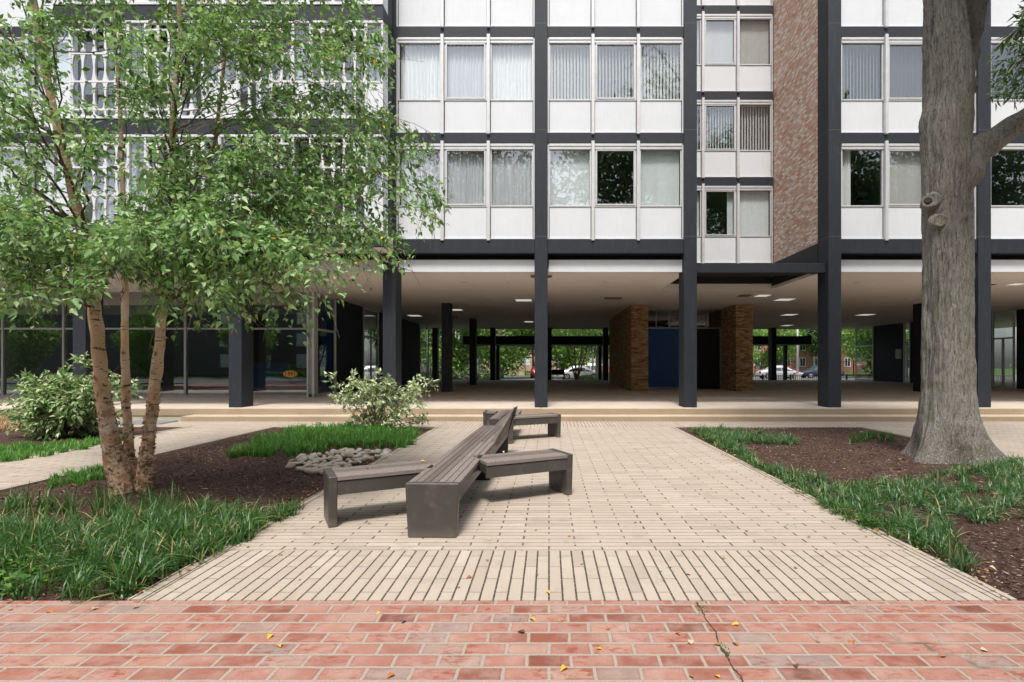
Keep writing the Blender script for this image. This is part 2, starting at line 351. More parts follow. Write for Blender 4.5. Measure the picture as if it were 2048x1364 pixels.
def oakbark():
    t = NT('oak bark'); x, y, z = t.xyz()
    v = t.noise(24, 6, .75, scl=(2.2, 2.2, .34), dist=1.2); v2 = t.noise(60, 4, .8, scl=(1, 1, .5)); big = t.noise(1.6, 4)
    c = t.ramp(v, [(0, (.035, .031, .026)), (.40, (.13, .118, .10)), (.49, (.37, .35, .31)), (.75, (.57, .55, .50))])
    c = t.mix(t.sm(v2, .35, .75, 0, .4), c, (.17, .145, .12))
    grn = t.M('MULTIPLY', t.sm(t.noise(2.6, 5, .7), .5, .66), t.sm(z, .2, 3.4, .75, .3)); c = t.mix(grn, c, (.15, .17, .085))
    c = t.mix(t.sm(t.noise(17, 4, .6), .68, .74, 0, .7), c, (.5, .53, .47))
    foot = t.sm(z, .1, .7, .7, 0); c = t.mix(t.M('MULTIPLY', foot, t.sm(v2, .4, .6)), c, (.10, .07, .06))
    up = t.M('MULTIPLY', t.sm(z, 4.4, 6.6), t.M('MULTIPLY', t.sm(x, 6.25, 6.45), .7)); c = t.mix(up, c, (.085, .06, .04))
    return t.pr(c, .9, spec=.15, nrm=t.bump(t.M('ADD', v, t.M('MULTIPLY', v2, .5)), 1.0, .035))
M['oak'] = oakbark()
M['scar'] = simple('knot wood', (.20, .17, .14), .9, bump=.6, bs=30); M['scar_red'] = simple('torn wood', (.055, .032, .022), .9, bump=.8, bs=25)
def wood():
    t = NT('weathered slat'); x, y, z = t.xyz(); r = t.island(); g = t.noise(16, 5, .7, scl=(7, .8, 7)); gl = t.noise(16, 5, .7, scl=(4, 4, 4))
    c = t.ramp(r, [(0, (.13, .105, .093)), (.5, (.185, .153, .138)), (1, (.25, .215, .197))]); c = t.mix(t.sm(g, .4, .7, 0, .6), c, (.10, .075, .065)); c = t.mix(t.sm(gl, .55, .75, 0, .4), c, (.40, .35, .33))
    return t.pr(c, .75, spec=.3, nrm=t.bump(g, .3, .004))
M['wood'] = wood()
def benchmetal():
    t = NT('bronze-grey powder coat'); n = t.noise(5, 4, .6); sp = t.noise(38, 4, .7)
    c = t.mix(n, (.068, .062, .057), (.088, .081, .075)); c = t.mix(t.sm(sp, .70, .76, 0, .5), c, (.3, .28, .26))
    c = t.mix(t.sm(t.noise(9, 4, .6), .5, .75, 0, .5), c, (.16, .14, .12)); c = t.mix(t.sm(t.xyz()[2], 0, .1, .5, 0), c, (.20, .17, .14))
    return t.pr(c, .42, .25, spec=.5, nrm=t.bump(t.noise(220, 2), .08, .002))
M['bmetal'] = benchmetal()
t = NT('river stone'); oi = t.n('ShaderNodeObjectInfo').outputs['Random']
cc = t.ramp(oi, [(0, (.40, .29, .19)), (.3, (.60, .50, .39)), (.6, (.68, .60, .50)), (.85, (.48, .44, .39)), (1, (.74, .68, .60))])
M['stone'] = t.pr(t.mix(t.sm(t.noise(9, 4), .45, .7, 0, .5), cc, (.30, .21, .13)), .75, nrm=t.bump(t.noise(40, 4), .3, .01))
M['stone_dark'] = simple('dark blue stone', (.05, .055, .075), .7)
M['grass'] = simple('lawn', (.07, .14, .03), .95, bump=.6, bs=40)
M['kerb'] = simple('yellowish kerb', (.62, .45, .28), .9)
M['orange'] = simple('orange sign', (.82, .38, .02), .5); M['ink'] = simple('black lettering', (.01, .01, .01), .5)
M['lightpanel'] = simple('light diffuser', (.85, .85, .82), .5, em=((1, .97, .92), .3))
M['vent'] = simple('brown vent', (.16, .12, .09), .6); M['paper'] = simple('white paper', (.7, .7, .68), .7)
M['pole'] = simple('white pole', (.75, .76, .78), .5); M['steel'] = simple('galvanised plate', (.40, .44, .50), .4, .5)
M['tyre'] = simple('tyre', (.012, .012, .012), .8); M['rim'] = simple('rim', (.5, .5, .52), .3, .8)
M['carglass'] = simple('car glass', (.012, .016, .018), .08, spec=.9)
def carpaint(n, c): return simple(n, c, .25, .3, .6, var=.03)
M['red_light'] = simple('tail lamp', (.35, .01, .01), .3); M['head_light'] = simple('head lamp', (.7, .7, .7), .2)

# ------------------------------------------------------------------ ground and paving
def S(name, mat, *b, mb=None):
    o = (mb or MB().box(*b)).build(name, mat); o['kind'] = 'structure'; return o
S('ground', M['grass'], -150, 150, -120, 260, -.5, -.21)
S('brick_pavement', M['brickpave'], -26, 26, -5, 3.225, -.3, 0)
S('road', M['asphalt'], -60, 60, -16, -5, -.3, -.1)
S('paver_band', M['paver_long'], -2.5, 2.78, 3.229, 4.085, -.2, .001)
S('paver_path', M['paver'], -2.5, 2.78, 4.088, 12.10, -.2, 0)
S('cross_path', M['paver_long'], -2.9, 3.1, 12.104, 13.19, -.2, .001)
mb = MB().box(-26, -2.904, 12.104, 13.19, -.2, 0).box(3.104, 26, 12.104, 13.19, -.2, 0).box(-8.2, -6.35, 3.23, 12.10, -.2, 0).box(7.2, 26, 3.23, 12.10, -.2, 0)
S('side_path', M['paver'], mb=mb)
mb = MB()
for x0, x1, y0, y1 in ((-2.585, -2.504, 3.232, 12.1), (2.784, 2.868, 3.232, 12.1), (-6.347, -6.27, 3.232, 12.1), (7.12, 7.197, 3.232, 12.1), (-8.285, -8.204, 3.232, 12.1)):
    mb.box(x0, x1, y0, y1, -.2, .006)
mb.box(-6.268, -2.588, 12.02, 12.10, -.2, .006).box(2.87, 7.118, 12.02, 12.10, -.2, .006)
S('paver_edging', M['paver_long'], mb=mb)
def bedh(x, y): return .03 * mnoise.noise(Vector((x * 1.1, y * 1.1, 0))) + .012 * mnoise.noise(Vector((x * 7, y * 7, 3))) - .02
def bed(name, x0, x1, y0, y1, st=.09):
    nx, ny = int((x1 - x0) / st) + 1, int((y1 - y0) / st) + 1
    xs, ys = np.linspace(x0, x1, nx), np.linspace(y0, y1, ny)
    V = [(x, y, bedh(x, y)) for y in ys for x in xs]
    i = np.arange(nx * ny).reshape(ny, nx); f = np.stack([i[:-1, :-1], i[:-1, 1:], i[1:, 1:], i[1:, :-1]], -1).reshape(-1, 4)
    o = mesh_np(name, V, [f], M['mulch'], smooth=True); o['kind'] = 'structure'
bed('mulch_bed', -6.27, -2.585, 3.23, 12.02); bed('mulch_bed', 2.868, 7.12, 3.23, 12.02); bed('mulch_bed', -20, -8.285, 3.23, 12.1, .15)
T = .28
S('terrace', M['terrace'], -30, 32, 13.78, 37.7, -.4, T)
S('terrace_edge', M['tread'], -30, 32, 13.72, 13.777, -.4, T)
S('step', M['tread'], -9.2, 32, 13.21, 13.695, -.4, .125)
S('step_riser', M['step'], mb=MB().box(-9.2, 32, 13.192, 13.208, -.4, .112).box(-30, 32, 13.699, 13.718, .10, T - .014))
# rear ground
S('parking_lot', M['asphalt'], -60, 90, 47, 68, -.4, -.19)
mb = MB().box(-60, -9, 45.6, 46.99, -.4, -.06).box(2.5, 90, 45.6, 46.99, -.4, -.06).box(-30, -6.5, 68.01, 68.3, -.4, -.05).box(2, 90, 68.01, 68.3, -.4, -.05)
S('kerb', M['kerb'], mb=mb)
S('lawn', M['grass'], mb=MB().box(-60, -9, 38, 45.59, -.4, -.1).box(3.5, 90, 38, 45.59, -.4, -.1).box(-60, -6.5, 68.31, 120, -.4, -.08).box(2, 90, 68.31, 120, -.4, -.08))
S('driveway', M['asphalt'], -8.98, 2.48, 38, 46.98, -.4, -.185)

# ------------------------------------------------------------------ the apartment building
B = empty('apartment_building', 'grey-blue framed apartment block with white panels raised on dark columns over an open passage', 'building', (0, 14, 0))
B0 = (0, 14, 0)
def bp(o):               # parts are written in world metres; shift under the empty
    o.location = (0, -14, 0); return o
def bbox(name, mat, *b, bevel=0): return bp(box(name, mat, B, *b, bevel=bevel))
XC = [-16.5, -12.5, -8.35, -4.25, -.21, 3.765, 7.605, 11.59, 15.6, 19.6]
HW = .173; ZB = 4.777; FP = 2.84; TOP = ZB + 4 * FP
for x in XC: bbox('column', M['col'], x - HW, x + HW, 14.03, 14.6, T, TOP + .3, bevel=.012)
for x, y in ((-4.27, 21.8), (-.21, 21.8), (15.62, 21.8), (-4.25, 29.3), (-.21, 29.3), (-8.0, 36.9), (-3.95, 36.9), (.02, 36.9), (3.98, 36.9), (15.75, 36.9), (7.9, 36.9), (11.8, 36.9)):
    bbox('column', M['col'], x - HW, x + HW, y, y + .6, T, 3.957, bevel=.01)
# ceiling with an open pocket under the set-back bay
mb = MB().box(-30, 3.8, 14.302, 38.3, 3.957, 4.05).box(7.5, 32, 14.302, 38.3, 3.957, 4.05).box(3.8, 7.5, 17.8, 38.3, 3.957, 4.05)
bp(mb.build('ceiling', M['ceiling'], B))
bbox('ceiling_pocket', M['black'], 3.8, 7.5, 15.7, 17.83, 4.30, 4.36)
bbox('ceiling_pocket', M['ceiling'], 3.8, 7.5, 17.80, 17.83, 4.051, 4.299)
bbox('ceiling_pocket', M['black'], 7.5, 7.53, 15.7, 17.8, 4.051, 4.299); bbox('ceiling_pocket', M['black'], 3.77, 3.8, 15.7, 17.8, 4.051, 4.299)
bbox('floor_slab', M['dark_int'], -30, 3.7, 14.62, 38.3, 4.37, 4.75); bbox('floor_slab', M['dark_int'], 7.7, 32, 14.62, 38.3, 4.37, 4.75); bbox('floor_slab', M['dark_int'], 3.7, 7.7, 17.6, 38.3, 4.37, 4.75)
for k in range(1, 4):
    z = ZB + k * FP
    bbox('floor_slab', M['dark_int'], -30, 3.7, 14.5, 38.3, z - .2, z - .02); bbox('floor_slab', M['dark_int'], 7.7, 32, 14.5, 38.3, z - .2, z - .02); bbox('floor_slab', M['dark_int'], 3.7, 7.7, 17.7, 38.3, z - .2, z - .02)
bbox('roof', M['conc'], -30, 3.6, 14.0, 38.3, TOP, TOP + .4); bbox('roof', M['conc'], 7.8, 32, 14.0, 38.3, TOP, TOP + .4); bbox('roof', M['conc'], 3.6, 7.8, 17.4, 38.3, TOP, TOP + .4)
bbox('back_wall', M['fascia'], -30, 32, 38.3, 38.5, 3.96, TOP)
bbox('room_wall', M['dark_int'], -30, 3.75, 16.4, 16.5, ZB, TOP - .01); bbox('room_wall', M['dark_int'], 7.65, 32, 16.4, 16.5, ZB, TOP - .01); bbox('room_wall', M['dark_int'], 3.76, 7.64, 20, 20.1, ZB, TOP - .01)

def curtain(name, kind, x0, x1, z0, z1, y, parent, mat):
    mb = MB(); wd = x1 - x0
    if kind == 'pleat':
        n = max(12, int(wd / .018)); b = 0; ph = random.random() * 6
        for i in range(n + 1):
            u = i / n; x = x0 + wd * u
            yy = y + .028 * math.sin(u * wd * 62 + ph + 1.2 * math.sin(u * 9)) + .012 * math.sin(u * wd * 150 + ph * 2)
            mb.v += [(x, yy, z0), (x, yy * 1 + .004, z1)]
        mb.f = [(2 * i, 2 * i + 2, 2 * i + 3, 2 * i + 1) for i in range(n)]
    elif kind == 'blinds':
        n = int(wd / .088); a = random.uniform(.5, .9)
        for i in range(n):
            x = x0 + (i + .5) * wd / n; dx = .04 * math.cos(a); dy = .04 * math.sin(a)
            k = len(mb.v); mb.v += [(x - dx, y - dy, z0), (x + dx, y + dy, z0), (x + dx, y + dy, z1), (x - dx, y - dy, z1)]; mb.f.append((k, k + 1, k + 2, k + 3))
        mb.box(x0, x1, y - .02, y + .02, z1, z1 + .05)
    else: mb.box(x0, x1, y, y + .004, z0, z1)
    return mb.build(name, mat, parent, smooth=(kind == 'pleat'))
def window(x0, x1, z, Y, cur, sash):
    """one module: frame, pane, curtain; returns the frame part"""
    a, b = z + .895, z + 2.40
    mb = MB().box(x0, x1, Y, Y + .06, z + .868, a + .01).box(x0, x1, Y - .02, Y + .07, b, z + 2.475).box(x0, x1, Y - .035, Y + .06, z + 2.478, z + 2.545)
    mb.box(x0, x0 + .035, Y + .005, Y + .055, a + .011, b - .001).box(x1 - .035, x1, Y + .005, Y + .055, a + .011, b - .001)
    if sash:
        i, w_ = .037, .035
        mb.box(x0 + i, x1 - i, Y - .012, Y + .03, a + .012, a + .012 + w_).box(x0 + i, x1 - i, Y - .012, Y + .03, b - w_ - .002, b - .002)
        mb.box(x0 + i, x0 + i + w_, Y - .012, Y + .03, a + .013 + w_, b - w_ - .003).box(x1 - i - w_, x1 - i, Y - .012, Y + .03, a + .013 + w_, b - w_ - .003)
    fr = bp(mb.build('window', M['alu'], B, bevel=.004, seg=1))
    gx = .036
    MB().box(x0 + gx, x1 - gx, Y + .032, Y + .036, a + .012, b - .002).build('pane', M['glass'], fr)
    g0, g1, c0, c1 = x0 + .03, x1 - .03, a - .02, b + .02; yc = Y + .16
    for it in (cur or ()):
        kind, m, u0, u1 = it[:4]
        curtain('curtain' if kind == 'pleat' else ('blind' if kind == 'blinds' else 'shade'), kind, g0 + (g1 - g0) * u0, g0 + (g1 - g0) * u1, c0, c1, yc, fr, M[m])
        if len(it) > 4:
            xm = g0 + (g1 - g0) * it[4]
            MB().box(xm - .003, xm + .005, yc - .035, yc - .033, c0, c1).box(g0 + .02, g1 - .02, yc - .034, yc - .032, c1 - .09, c1 - .05).build('curtain_trim', M['redtrim'], fr)
    return fr
def panel(x0, x1, z, Y):
    bp(MB().box(x0 + .012, x1 - .012, Y + .02, Y + .06, z + .03, z + .862).box(x0, x1, Y - .012, Y + .05, z, z + .027).build('spandrel_panel', M['white'], B, bevel=.004, seg=1))
def bay(x0, x1, Y, curs, n=3, k0=0, k1=4, fin=.09):
    w_ = (x1 - x0) / n
    for k in range(k0, k1):
        z = ZB + k * FP
        bp(MB().box(x0, x1, Y - .03, Y + .35, z + 2.56, z + 2.825).build('beam', M['col'], B))
        for i in range(n):
            a = x0 + i * w_ + (fin / 2 if i else .04); b = x0 + (i + 1) * w_ - (fin / 2 if i < n - 1 else .04)
            panel(a, b, z, Y)
            window(a, b, z, Y, curs.get((k, i), (('pleat', 'curt_white', 0, 1),)), i == 1)
            if i: bp(MB().box(x0 + i * w_ - fin / 2 + .004, x0 + i * w_ + fin / 2 - .004, Y - .09, Y + .06, z - .05, z + 2.60).build('mullion', M['alu'], B, bevel=.004, seg=1))
        for a, b in ((x0, x0 + .036), (x1 - .036, x1)):
            bp(MB().box(a, b, Y - .01, Y + .06, z, z + 2.555).build('mullion', M['alu'], B))
W = lambda m, a=0, b=1: (('pleat', m, a, b),)
BL = lambda m='blind': (('blinds', m, 0, 1),)
SH = lambda m='shade', a=0, b=1: (('flat', m, a, b),)
YF = 14.11
bay(XC[3] + HW, XC[4] - HW, YF, {(1, 0): W('curt_white', 0, .97), (1, 1): W('curt_grey'), (1, 2): W('curt_white'),
    (0, 0): (('pleat', 'curt_grey', 0, 1, .55),), (0, 1): (('pleat', 'curt_grey', 0, 1, .5),), (0, 2): (('pleat', 'curt_grey', 0, 1, .55),)})
bay(XC[4] + HW, XC[5] - HW, YF, {(1, 0): BL(), (1, 1): BL(), (1, 2): BL(), (0, 0): SH(), (0, 1): (), (0, 2): SH(), (2, 0): W('curt_grey')})
bay(XC[7] - HW - (XC[7] - XC[6] - 2 * HW), XC[7] - HW, YF, {(0, 0): W('curt_white', 0, .3), (0, 1): SH('shade_grey'), (0, 2): (), (1, 0): BL('blind_green'), (1, 1): W('curt_brown'), (1, 2): ()})
bay(XC[7] + HW, XC[8] - HW, YF, {(0, 0): (), (0, 1): (), (0, 2): (), (1, 0): (), (1, 1): (), (1, 2): ()})
bay(XC[0] + HW, XC[1] - HW, YF, {(0, 0): W('curt_white'), (0, 1): W('curt_white'), (0, 2): W('curt_white'), (1, 2): SH()})
bay(XC[5] + HW - .01, XC[6] - HW - .03, 17.46, {(0, 0): SH(), (0, 1): SH('shade', .78, 1), (0, 2): SH(), (1, 0): BL(), (1, 1): BL(), (1, 2): BL(), (2, 1): SH('shade_grey'), (2, 2): SH('shade_grey'), (2, 0): SH('shade_grey')})
# first-floor beams, dark gap, white fascia over the passage
for i in range(9):
    a, b = XC[i] + HW, XC[i + 1] - HW
    if i == 5: continue
    bbox('beam', M['col'], a, b, 14.06, 14.5, 4.39, ZB - .008, bevel=.01)
    bbox('beam', M['black'], a, b, 14.44, 14.60, 4.286, 4.389)  # black strip stands in for the shade in the recess above the fascia
    bbox('fascia', M['white'], a + (.03 if i else 0), b, 14.24, 14.30, 3.925, 4.25)
# ledge below the set-back bay, dark beam under the brick flank
a, b = XC[5] + HW, XC[6] - HW
bbox('ledge', M['col'], a, b, 14.16, 14.36, 3.89, 4.14, bevel=.01)
bbox('ledge', M['black'], a, b, 14.361, 15.69, 4.06, 4.12)
bbox('beam', M['col'], b - .02, b + .17, 14.6, 17.52, 4.125, ZB - .01)
bbox('beam', M['black'], a - .17, b, 17.53, 17.7, 4.121, ZB)
bbox('brick_wall', M['brick_side'], b + .002, b + .16, 14.6, 17.6, ZB, TOP + .2)
bbox('brick_wall', M['brick_side'], a - .16, a - .02, 14.6, 17.6, ZB, TOP + .2)
bp(MB().box(b - .3, b, 14.37, 15.0, 4.1405, 4.16).build('moss', simple('moss', (.16, .20, .03), .95, bump=.5), B))

# projecting balcony screens, two bays
def lattice(x0, x1, z0, z1, y, n):
    mb = MB(); w_ = (x1 - x0) / n; rows = [z0, z0 + .16, z0 + .86, z0 + 1.56, z1 - .16, z1]
    for i in range(n + 1):
        cx = x0 + i * w_
        for r in range(5):
            a, b = rows[r], rows[r + 1]; m = 8; L = []; 
            for q in range(m + 1):
                t = q / m; e = abs(2 * t - 1) ** 3.0; hw = .021 + .045 * e + .012 * abs(2 * t - 1)
                L.append((hw, a + (b - a) * t))
            lo = [(cx - h if i else cx, z) for h, z in L]; hi = [(cx + h if i < n else cx, z) for h, z in L]
            mb.prism(lo + hi[::-1], y, y + .05, 'y')
    for z in rows[1:-1]: mb.box(x0, x1, y - .006, y + .056, z - .022, z + .022)
    return mb
def balcony(x0, x1, k):
    z0, z1 = 4.713 + k * FP, 7.154 + k * FP; y = 13.16
    mb = MB().box(x0, x1, y - .03, y + .07, z0, z0 + .07).box(x0, x1, y - .03, y + .07, z1 - .06, z1)
    seg = []; wn = .37; wl = (x1 - x0 - 3 * wn - .24) / 2; x = x0 + .02
    for q, kind in enumerate('pLpLp'):
        wd = wn if kind == 'p' else wl; seg.append((kind, x, x + wd)); x += wd + .05
        if q < 4: mb.box(x - .05, x, y - .02, y + .06, z0 + .071, z1 - .061)
    mb.box(x0, x0 + .019, y - .02, y + .06, z0 + .071, z1 - .061).box(x1 - .045, x1, y - .02, y + .06, z0 + .071, z1 - .061)
    fr = bp(mb.build('balcony', M['lattice'], B, bevel=.004, seg=1))
    for kind, a, b in seg:
        b = min(b, x1 - .046)
        if kind == 'L': lattice(a, b, z0 + .071, z1 - .061, y - .005, 5).build('screen', M['lattice'], fr)
        else:
            MB().box(a, b, y + .01, y + .05, z0 + .071, z0 + .9).box(a, b, y, y + .055, z0 + .901, z0 + .95).build('panel', M['white'], fr)
            MB().box(a, b, y + .03, y + .034, z0 + .951, z1 - .061).build('pane', M['glass'], fr)
    MB().box(x1 - .03, x1, y + .071, y + .38, z0, z1).build('side_panel', M['white'], fr)
    bbox('beam', M['col'], x0, x1, y - .01, 14.05, z1 + .002, z0 + FP - .002)
    bbox('beam', M['col'], x1 - .06, x1 - .005, y + .4, 14.02, z0, z1)
    MB().box(x0 + .02, x1 - .07, y + .36, y + .364, z0, z1).build('pane', M['glass'], fr)
    MB().box(x0 + .02, x1 - .07, y + .62, y + .63, z0, z1).build('blind', M['curt_mid'], fr)
    mt = [M['curt_grey'], M['curt_brown'], M['curt_white']][(k + int(abs(x0))) % 3]
    curtain('curtain', 'pleat', x0 + .6, x0 + 1.7 + k * .4, z0, z1, y + .5, fr, mt)
for k in range(3):
    for i in (2, 3):
        xa = -12.35 if i == 2 else -8.19; xb = -8.20 if i == 2 else -4.135
        balcony(xa, xb, k)
bbox('balcony_slab', M['col'], -12.35, -4.15, 13.16, 13.3, 4.38, 4.71); bbox('balcony_slab', M['ceiling'], -12.35, -4.15, 13.301, 14.05, 4.385, 4.7)
for k in range(4): bbox('balcony_slab', M['dark_int'], -12.3, -4.2, 13.6, 14.4, ZB + k * FP - .12, ZB + k * FP - .02)

# brick stair cores with blue and black infill
core = bp(MB().box(3.5, 4.22, 22.4, 30.6, T, 3.955).box(7.94, 8.66, 22.4, 30.6, T, 3.955).box(4.221, 7.939, 30.3, 30.6, T, 3.955).build('stair_core', M['brick_core'], B))
MB().box(4.23, 6.4, 24.3, 24.36, .36, 3.05).build('blue_panel', M['blue'], core); MB().box(6.43, 7.86, 24.3, 24.36, .33, 3.05).build('door', M['black'], core)
mb = MB().box(4.222, 7.938, 24.25, 24.37, 3.055, 3.11).box(4.222, 6.4, 24.26, 24.37, .29, .355).box(7.865, 7.938, 24.25, 24.37, T, 3.054).box(4.222, 7.938, 24.25, 24.37, 3.90, 3.954)
for i in range(6): mb.box(4.35 + i * .585 - .02, 4.35 + i * .585 + .02, 24.26, 24.36, 3.111, 3.899)
mb.build('transom_frame', M['alu_grey'], core)
MB().box(4.225, 7.935, 24.30, 24.305, 3.111, 3.899).build('pane', M['shopglass'], core)
mb = MB().box(4.23, 7.93, 27, 27.1, .3, 3.9)
for i in range(12): mb.box(4.6 + i * .25, 4.9 + i * .25, 25.5, 26.6, 1.6 + i * .17, 1.66 + i * .17)
mb.build('stair', M['brown_int'], core)

# shopfront at the left, glazed lobby at both sides of the passage
def gl_wall(name, axis, c, segs, mat_default=None):
    pass
sf = bp(MB().box(-30, -8.2, 18.45, 18.55, T, .36).box(-30, -8.2, 18.46, 18.54, 2.64, 2.70).box(-30, -8.2, 18.46, 18.54, 3.90, 3.955).build('shopfront', M['alu_grey'], B))
xs = [-21.25, -19.12, -16.99, -14.86, -12.73, -10.6]
M['stone_grey'] = simple('grey stone front', (.13, .13, .135), .9)
for x in xs: MB().box(x - .035, x + .035, 18.44, 18.56, .361, 3.899).build('mullion', M['alu_grey'], sf)
MB().box(-8.46, -8.40, 18.42, 18.58, T, 3.954).box(-8.28, -8.2, 18.42, 18.58, T, 3.954).build('mullion', M['alu'], sf)
MB().box(-8.399, -8.281, 18.45, 18.56, T, 3.954).build('mullion', M['alu_grey'], sf)
for a, b in zip([-29] + xs, xs + [-8.43]): MB().box(a + .04, b - .036, 18.498, 18.502, .361, 3.899).build('pane', M['shopglass'], sf)
bbox('lobby_wall', M['dark_int'], -30, -10.2, 27, 27.1, T, 3.95)
bbox('lobby_wall', M['blue'], -16.2, -13.2, 26.8, 26.9, T, 1.5)
bbox('lobby_wall', M['blue'], -9.6, -8.75, 22.2, 22.3, T, 3.95)
def sidewall(x, segs, s):
    """segs: (y0,y1,kind)"""
    for y0, y1, kd in segs:
        if kd == 'n': bbox('side_wall', M['navy'], min(x, x - s * .12), max(x, x - s * .12), y0, y1, T, 3.954)
        else:
            f = MB().box(x - .04, x + .04, y0, y0 + .06, T, 3.954).box(x - .04, x + .04, y1 - .06, y1, T, 3.954).box(x - .035, x + .035, y0 + .061, y1 - .061, 2.62, 2.70).box(x - .035, x + .035, y0 + .061, y1 - .061, 3.89, 3.953).box(x - .035, x + .035, y0 + .061, y1 - .061, T, .38)
            if kd == 'd': f.box(x - .03, x + .03, (y0 + y1) / 2 - .05, (y0 + y1) / 2 + .05, .381, 2.619)
            fo = bp(f.build('door' if kd == 'd' else 'window', M['alu'], B)); MB().box(x - .003, x + .003, y0 + .062, y1 - .062, .381, 3.889).build('pane', M['shopglass'], fo)
sidewall(-8.22, [(18.62, 20.3, 'g'), (20.32, 23.3, 'n'), (23.31, 25.4, 'd'), (25.41, 33.5, 'n'), (33.51, 35.9, 'g')], 1)
sidewall(21.8, [(18.6, 24.6, 'n'), (25.3 - .6, 25.95, 'd'), (25.96, 31.8, 'n'), (31.81, 32.4, 'd'), (32.41, 35.4, 'n'), (35.41, 37.5, 'g')], -1)
bbox('lobby_wall', M['dark_int'], 21.9, 32, 18.5, 18.6, T, 3.95)

# ------------------------------------------------------------------ things under the soffit
def sign1301():
    s = empty('address_sign', 'orange oval sign reading 1301 on the ground-floor glass', 'sign', (-9.04, 18.43, 1.09))
    n = 40; mb = MB(); mb.prism([(.255 * math.cos(2 * math.pi * i / n), .125 * math.sin(2 * math.pi * i / n)) for i in range(n)], 0, .012, 'y')
    mb.build('plate', M['orange'], s)
    mb = MB(); 
    for r0, r1 in ((1, .955),):
        k = len(mb.v)
        for i in range(n):
            a = 2 * math.pi * i / n; mb.v += [(.255 * r0 * math.cos(a), -.003, .125 * r0 * math.sin(a)), (.24 * math.cos(a), -.003, .112 * math.sin(a))]
        mb.f += [(k + 2 * i, k + 2 * i + 1, k + (2 * i + 3) % (2 * n), k + (2 * i + 2) % (2 * n)) for i in range(n)]
    mb.build('border', M['vent'], s)
    c = bpy.data.curves.new('lettering', 'FONT'); c.body = '1301'; c.size = .165; c.align_x = 'CENTER'; c.align_y = 'CENTER'; c.extrude = .002; c.offset = .004; c.space_character = 1.25
    to = bpy.data.objects.new('tmp', c); col.objects.link(to); dg = bpy.context.evaluated_depsgraph_get()
    me = bpy.data.meshes.new_from_object(to.evaluated_get(dg)); bpy.data.objects.remove(to)
    me.materials.clear(); me.materials.append(M['ink'])
    o = bpy.data.objects.new('lettering', me); col.objects.link(o); o.parent = s; o.rotation_euler = (R(90), 0, 0); o.location = (0, -.006, 0)
sign1301()
def clight(x, y, w_, dd, lab):
    o = empty('ceiling_light', lab, 'ceiling light', (x, y, 3.957), group='rectangular lights in the soffit')
    MB().box(-w_ / 2 - .03, w_ / 2 + .03, -dd / 2 - .03, dd / 2 + .03, -.012, -.001).build('frame', M['alu'], o)
    MB().box(-w_ / 2, w_ / 2, -dd / 2, dd / 2, -.02, -.0125).build('diffuser', M['lightpanel'], o)
for a in ((-1.0, 20.8, .62, .6, 'white rectangular ceiling light just left of the central front column'), (-4.3, 24.5, .5, .6, 'white ceiling light just right of the tall black column'),
          (-1.2, 31.5, .5, .7, 'bright ceiling light low behind the central front column, deep in the passage'), (7.85, 19.4, .45, .5, 'white ceiling light beside a brown vent above the right brick pier'),
          (9.2, 20.6, .6, .6, 'white ceiling light between the right brick pier and the corner column'), (12.3, 27, .6, .7, 'ceiling light halfway back over the right passage opening'),
          (16.2, 27, .65, .7, 'ceiling light over the glazed entrance left of the big tree'), (15.6, 34.6, .5, .8, 'farthest ceiling light at the back of the right opening'), (14.7, 16.6, .35, .3, 'small ceiling light right of the big tree trunk'),
          (-7.0, 27.5, .6, .7, 'ceiling light over the navy wall left of the passage')):
    clight(*a)
def cvent(x, y, w_, dd, lab, m):
    o = empty('ceiling_vent', lab, 'vent', (x, y, 3.957), group='vents in the soffit')
    MB().box(-w_ / 2, w_ / 2, -dd / 2, dd / 2, -.02, -.001).build('frame', M[m], o)
    mb = MB()
    for i in range(7): mb.box(-w_ / 2 + .03, w_ / 2 - .03, -dd / 2 + .04 + i * dd / 8, -dd / 2 + .06 + i * dd / 8, -.03, -.0205)
    mb.build('grille', M['vent'], o)
cvent(-.22, 15.05, .66, .5, 'beige soffit vent at the head of the central front column', 'ceiling')
cvent(2.45, 20.2, .66, .5, 'brown soffit vent left of the left brick pier', 'vent'); cvent(7.2, 19.4, .4, .5, 'brown soffit vent above the black door bay', 'vent')
cvent(-5.2, 28.4, .6, .5, 'dark soffit vent behind the tall black column', 'vent'); cvent(13.8, 16.8, .6, .4, 'dark soffit vent at the right edge beyond the big tree', 'vent')
for px, py, lab in ((930, 564, 'recessed downlight near the front edge of the soffit, left of the centre bay'), (1017, 564, 'recessed downlight near the soffit edge just left of the central column'), (1211, 564, 'recessed downlight near the soffit edge right of the central column'),
                (981, 597, 'recessed downlight in the second row left of the central column'), (1191, 597, 'recessed downlight left of the brown soffit vent'), (996, 612, 'small downlight in the third row, left of the central column'), (1181, 612, 'small downlight in the third row, right of the central column'),
                (1009, 626, 'faint downlight deep in the passage left of the central column'), (1172, 625, 'faint downlight deep in the passage by the left brick pier'), (1715, 564, 'recessed downlight in the right bay beside the big tree'), (1812, 596, 'downlight in the right bay close to the big tree')):
    Y = 2.507 * F / (HY - py); x = (px - CX) * Y / F
    mb = MB(); n = 14; mb.tube([(0, 0, 0), (0, 0, -.02)], .085, n)
    o = mb.build('downlight', M['alu']); o.location = (x, Y, 3.956); tag(o, lab, 'ceiling light', 'round downlights in the soffit')
cn = empty('canopy', 'flat canopy slab, coloured black for its shade, across the far end of the open passage', 'canopy', (6, 38.6, 0))
MB().box(-12.3, 13.2, 0, 3.2, 2.86, 3.46).build('slab', M['black'], cn)  # black colour carries the shadow that the slab edge lies in
for x in (-10, -2, 6, 12.5): MB().box(x - .12, x + .12, 2.6, 2.85, -.3, 2.859).build('post', M['col'], cn)
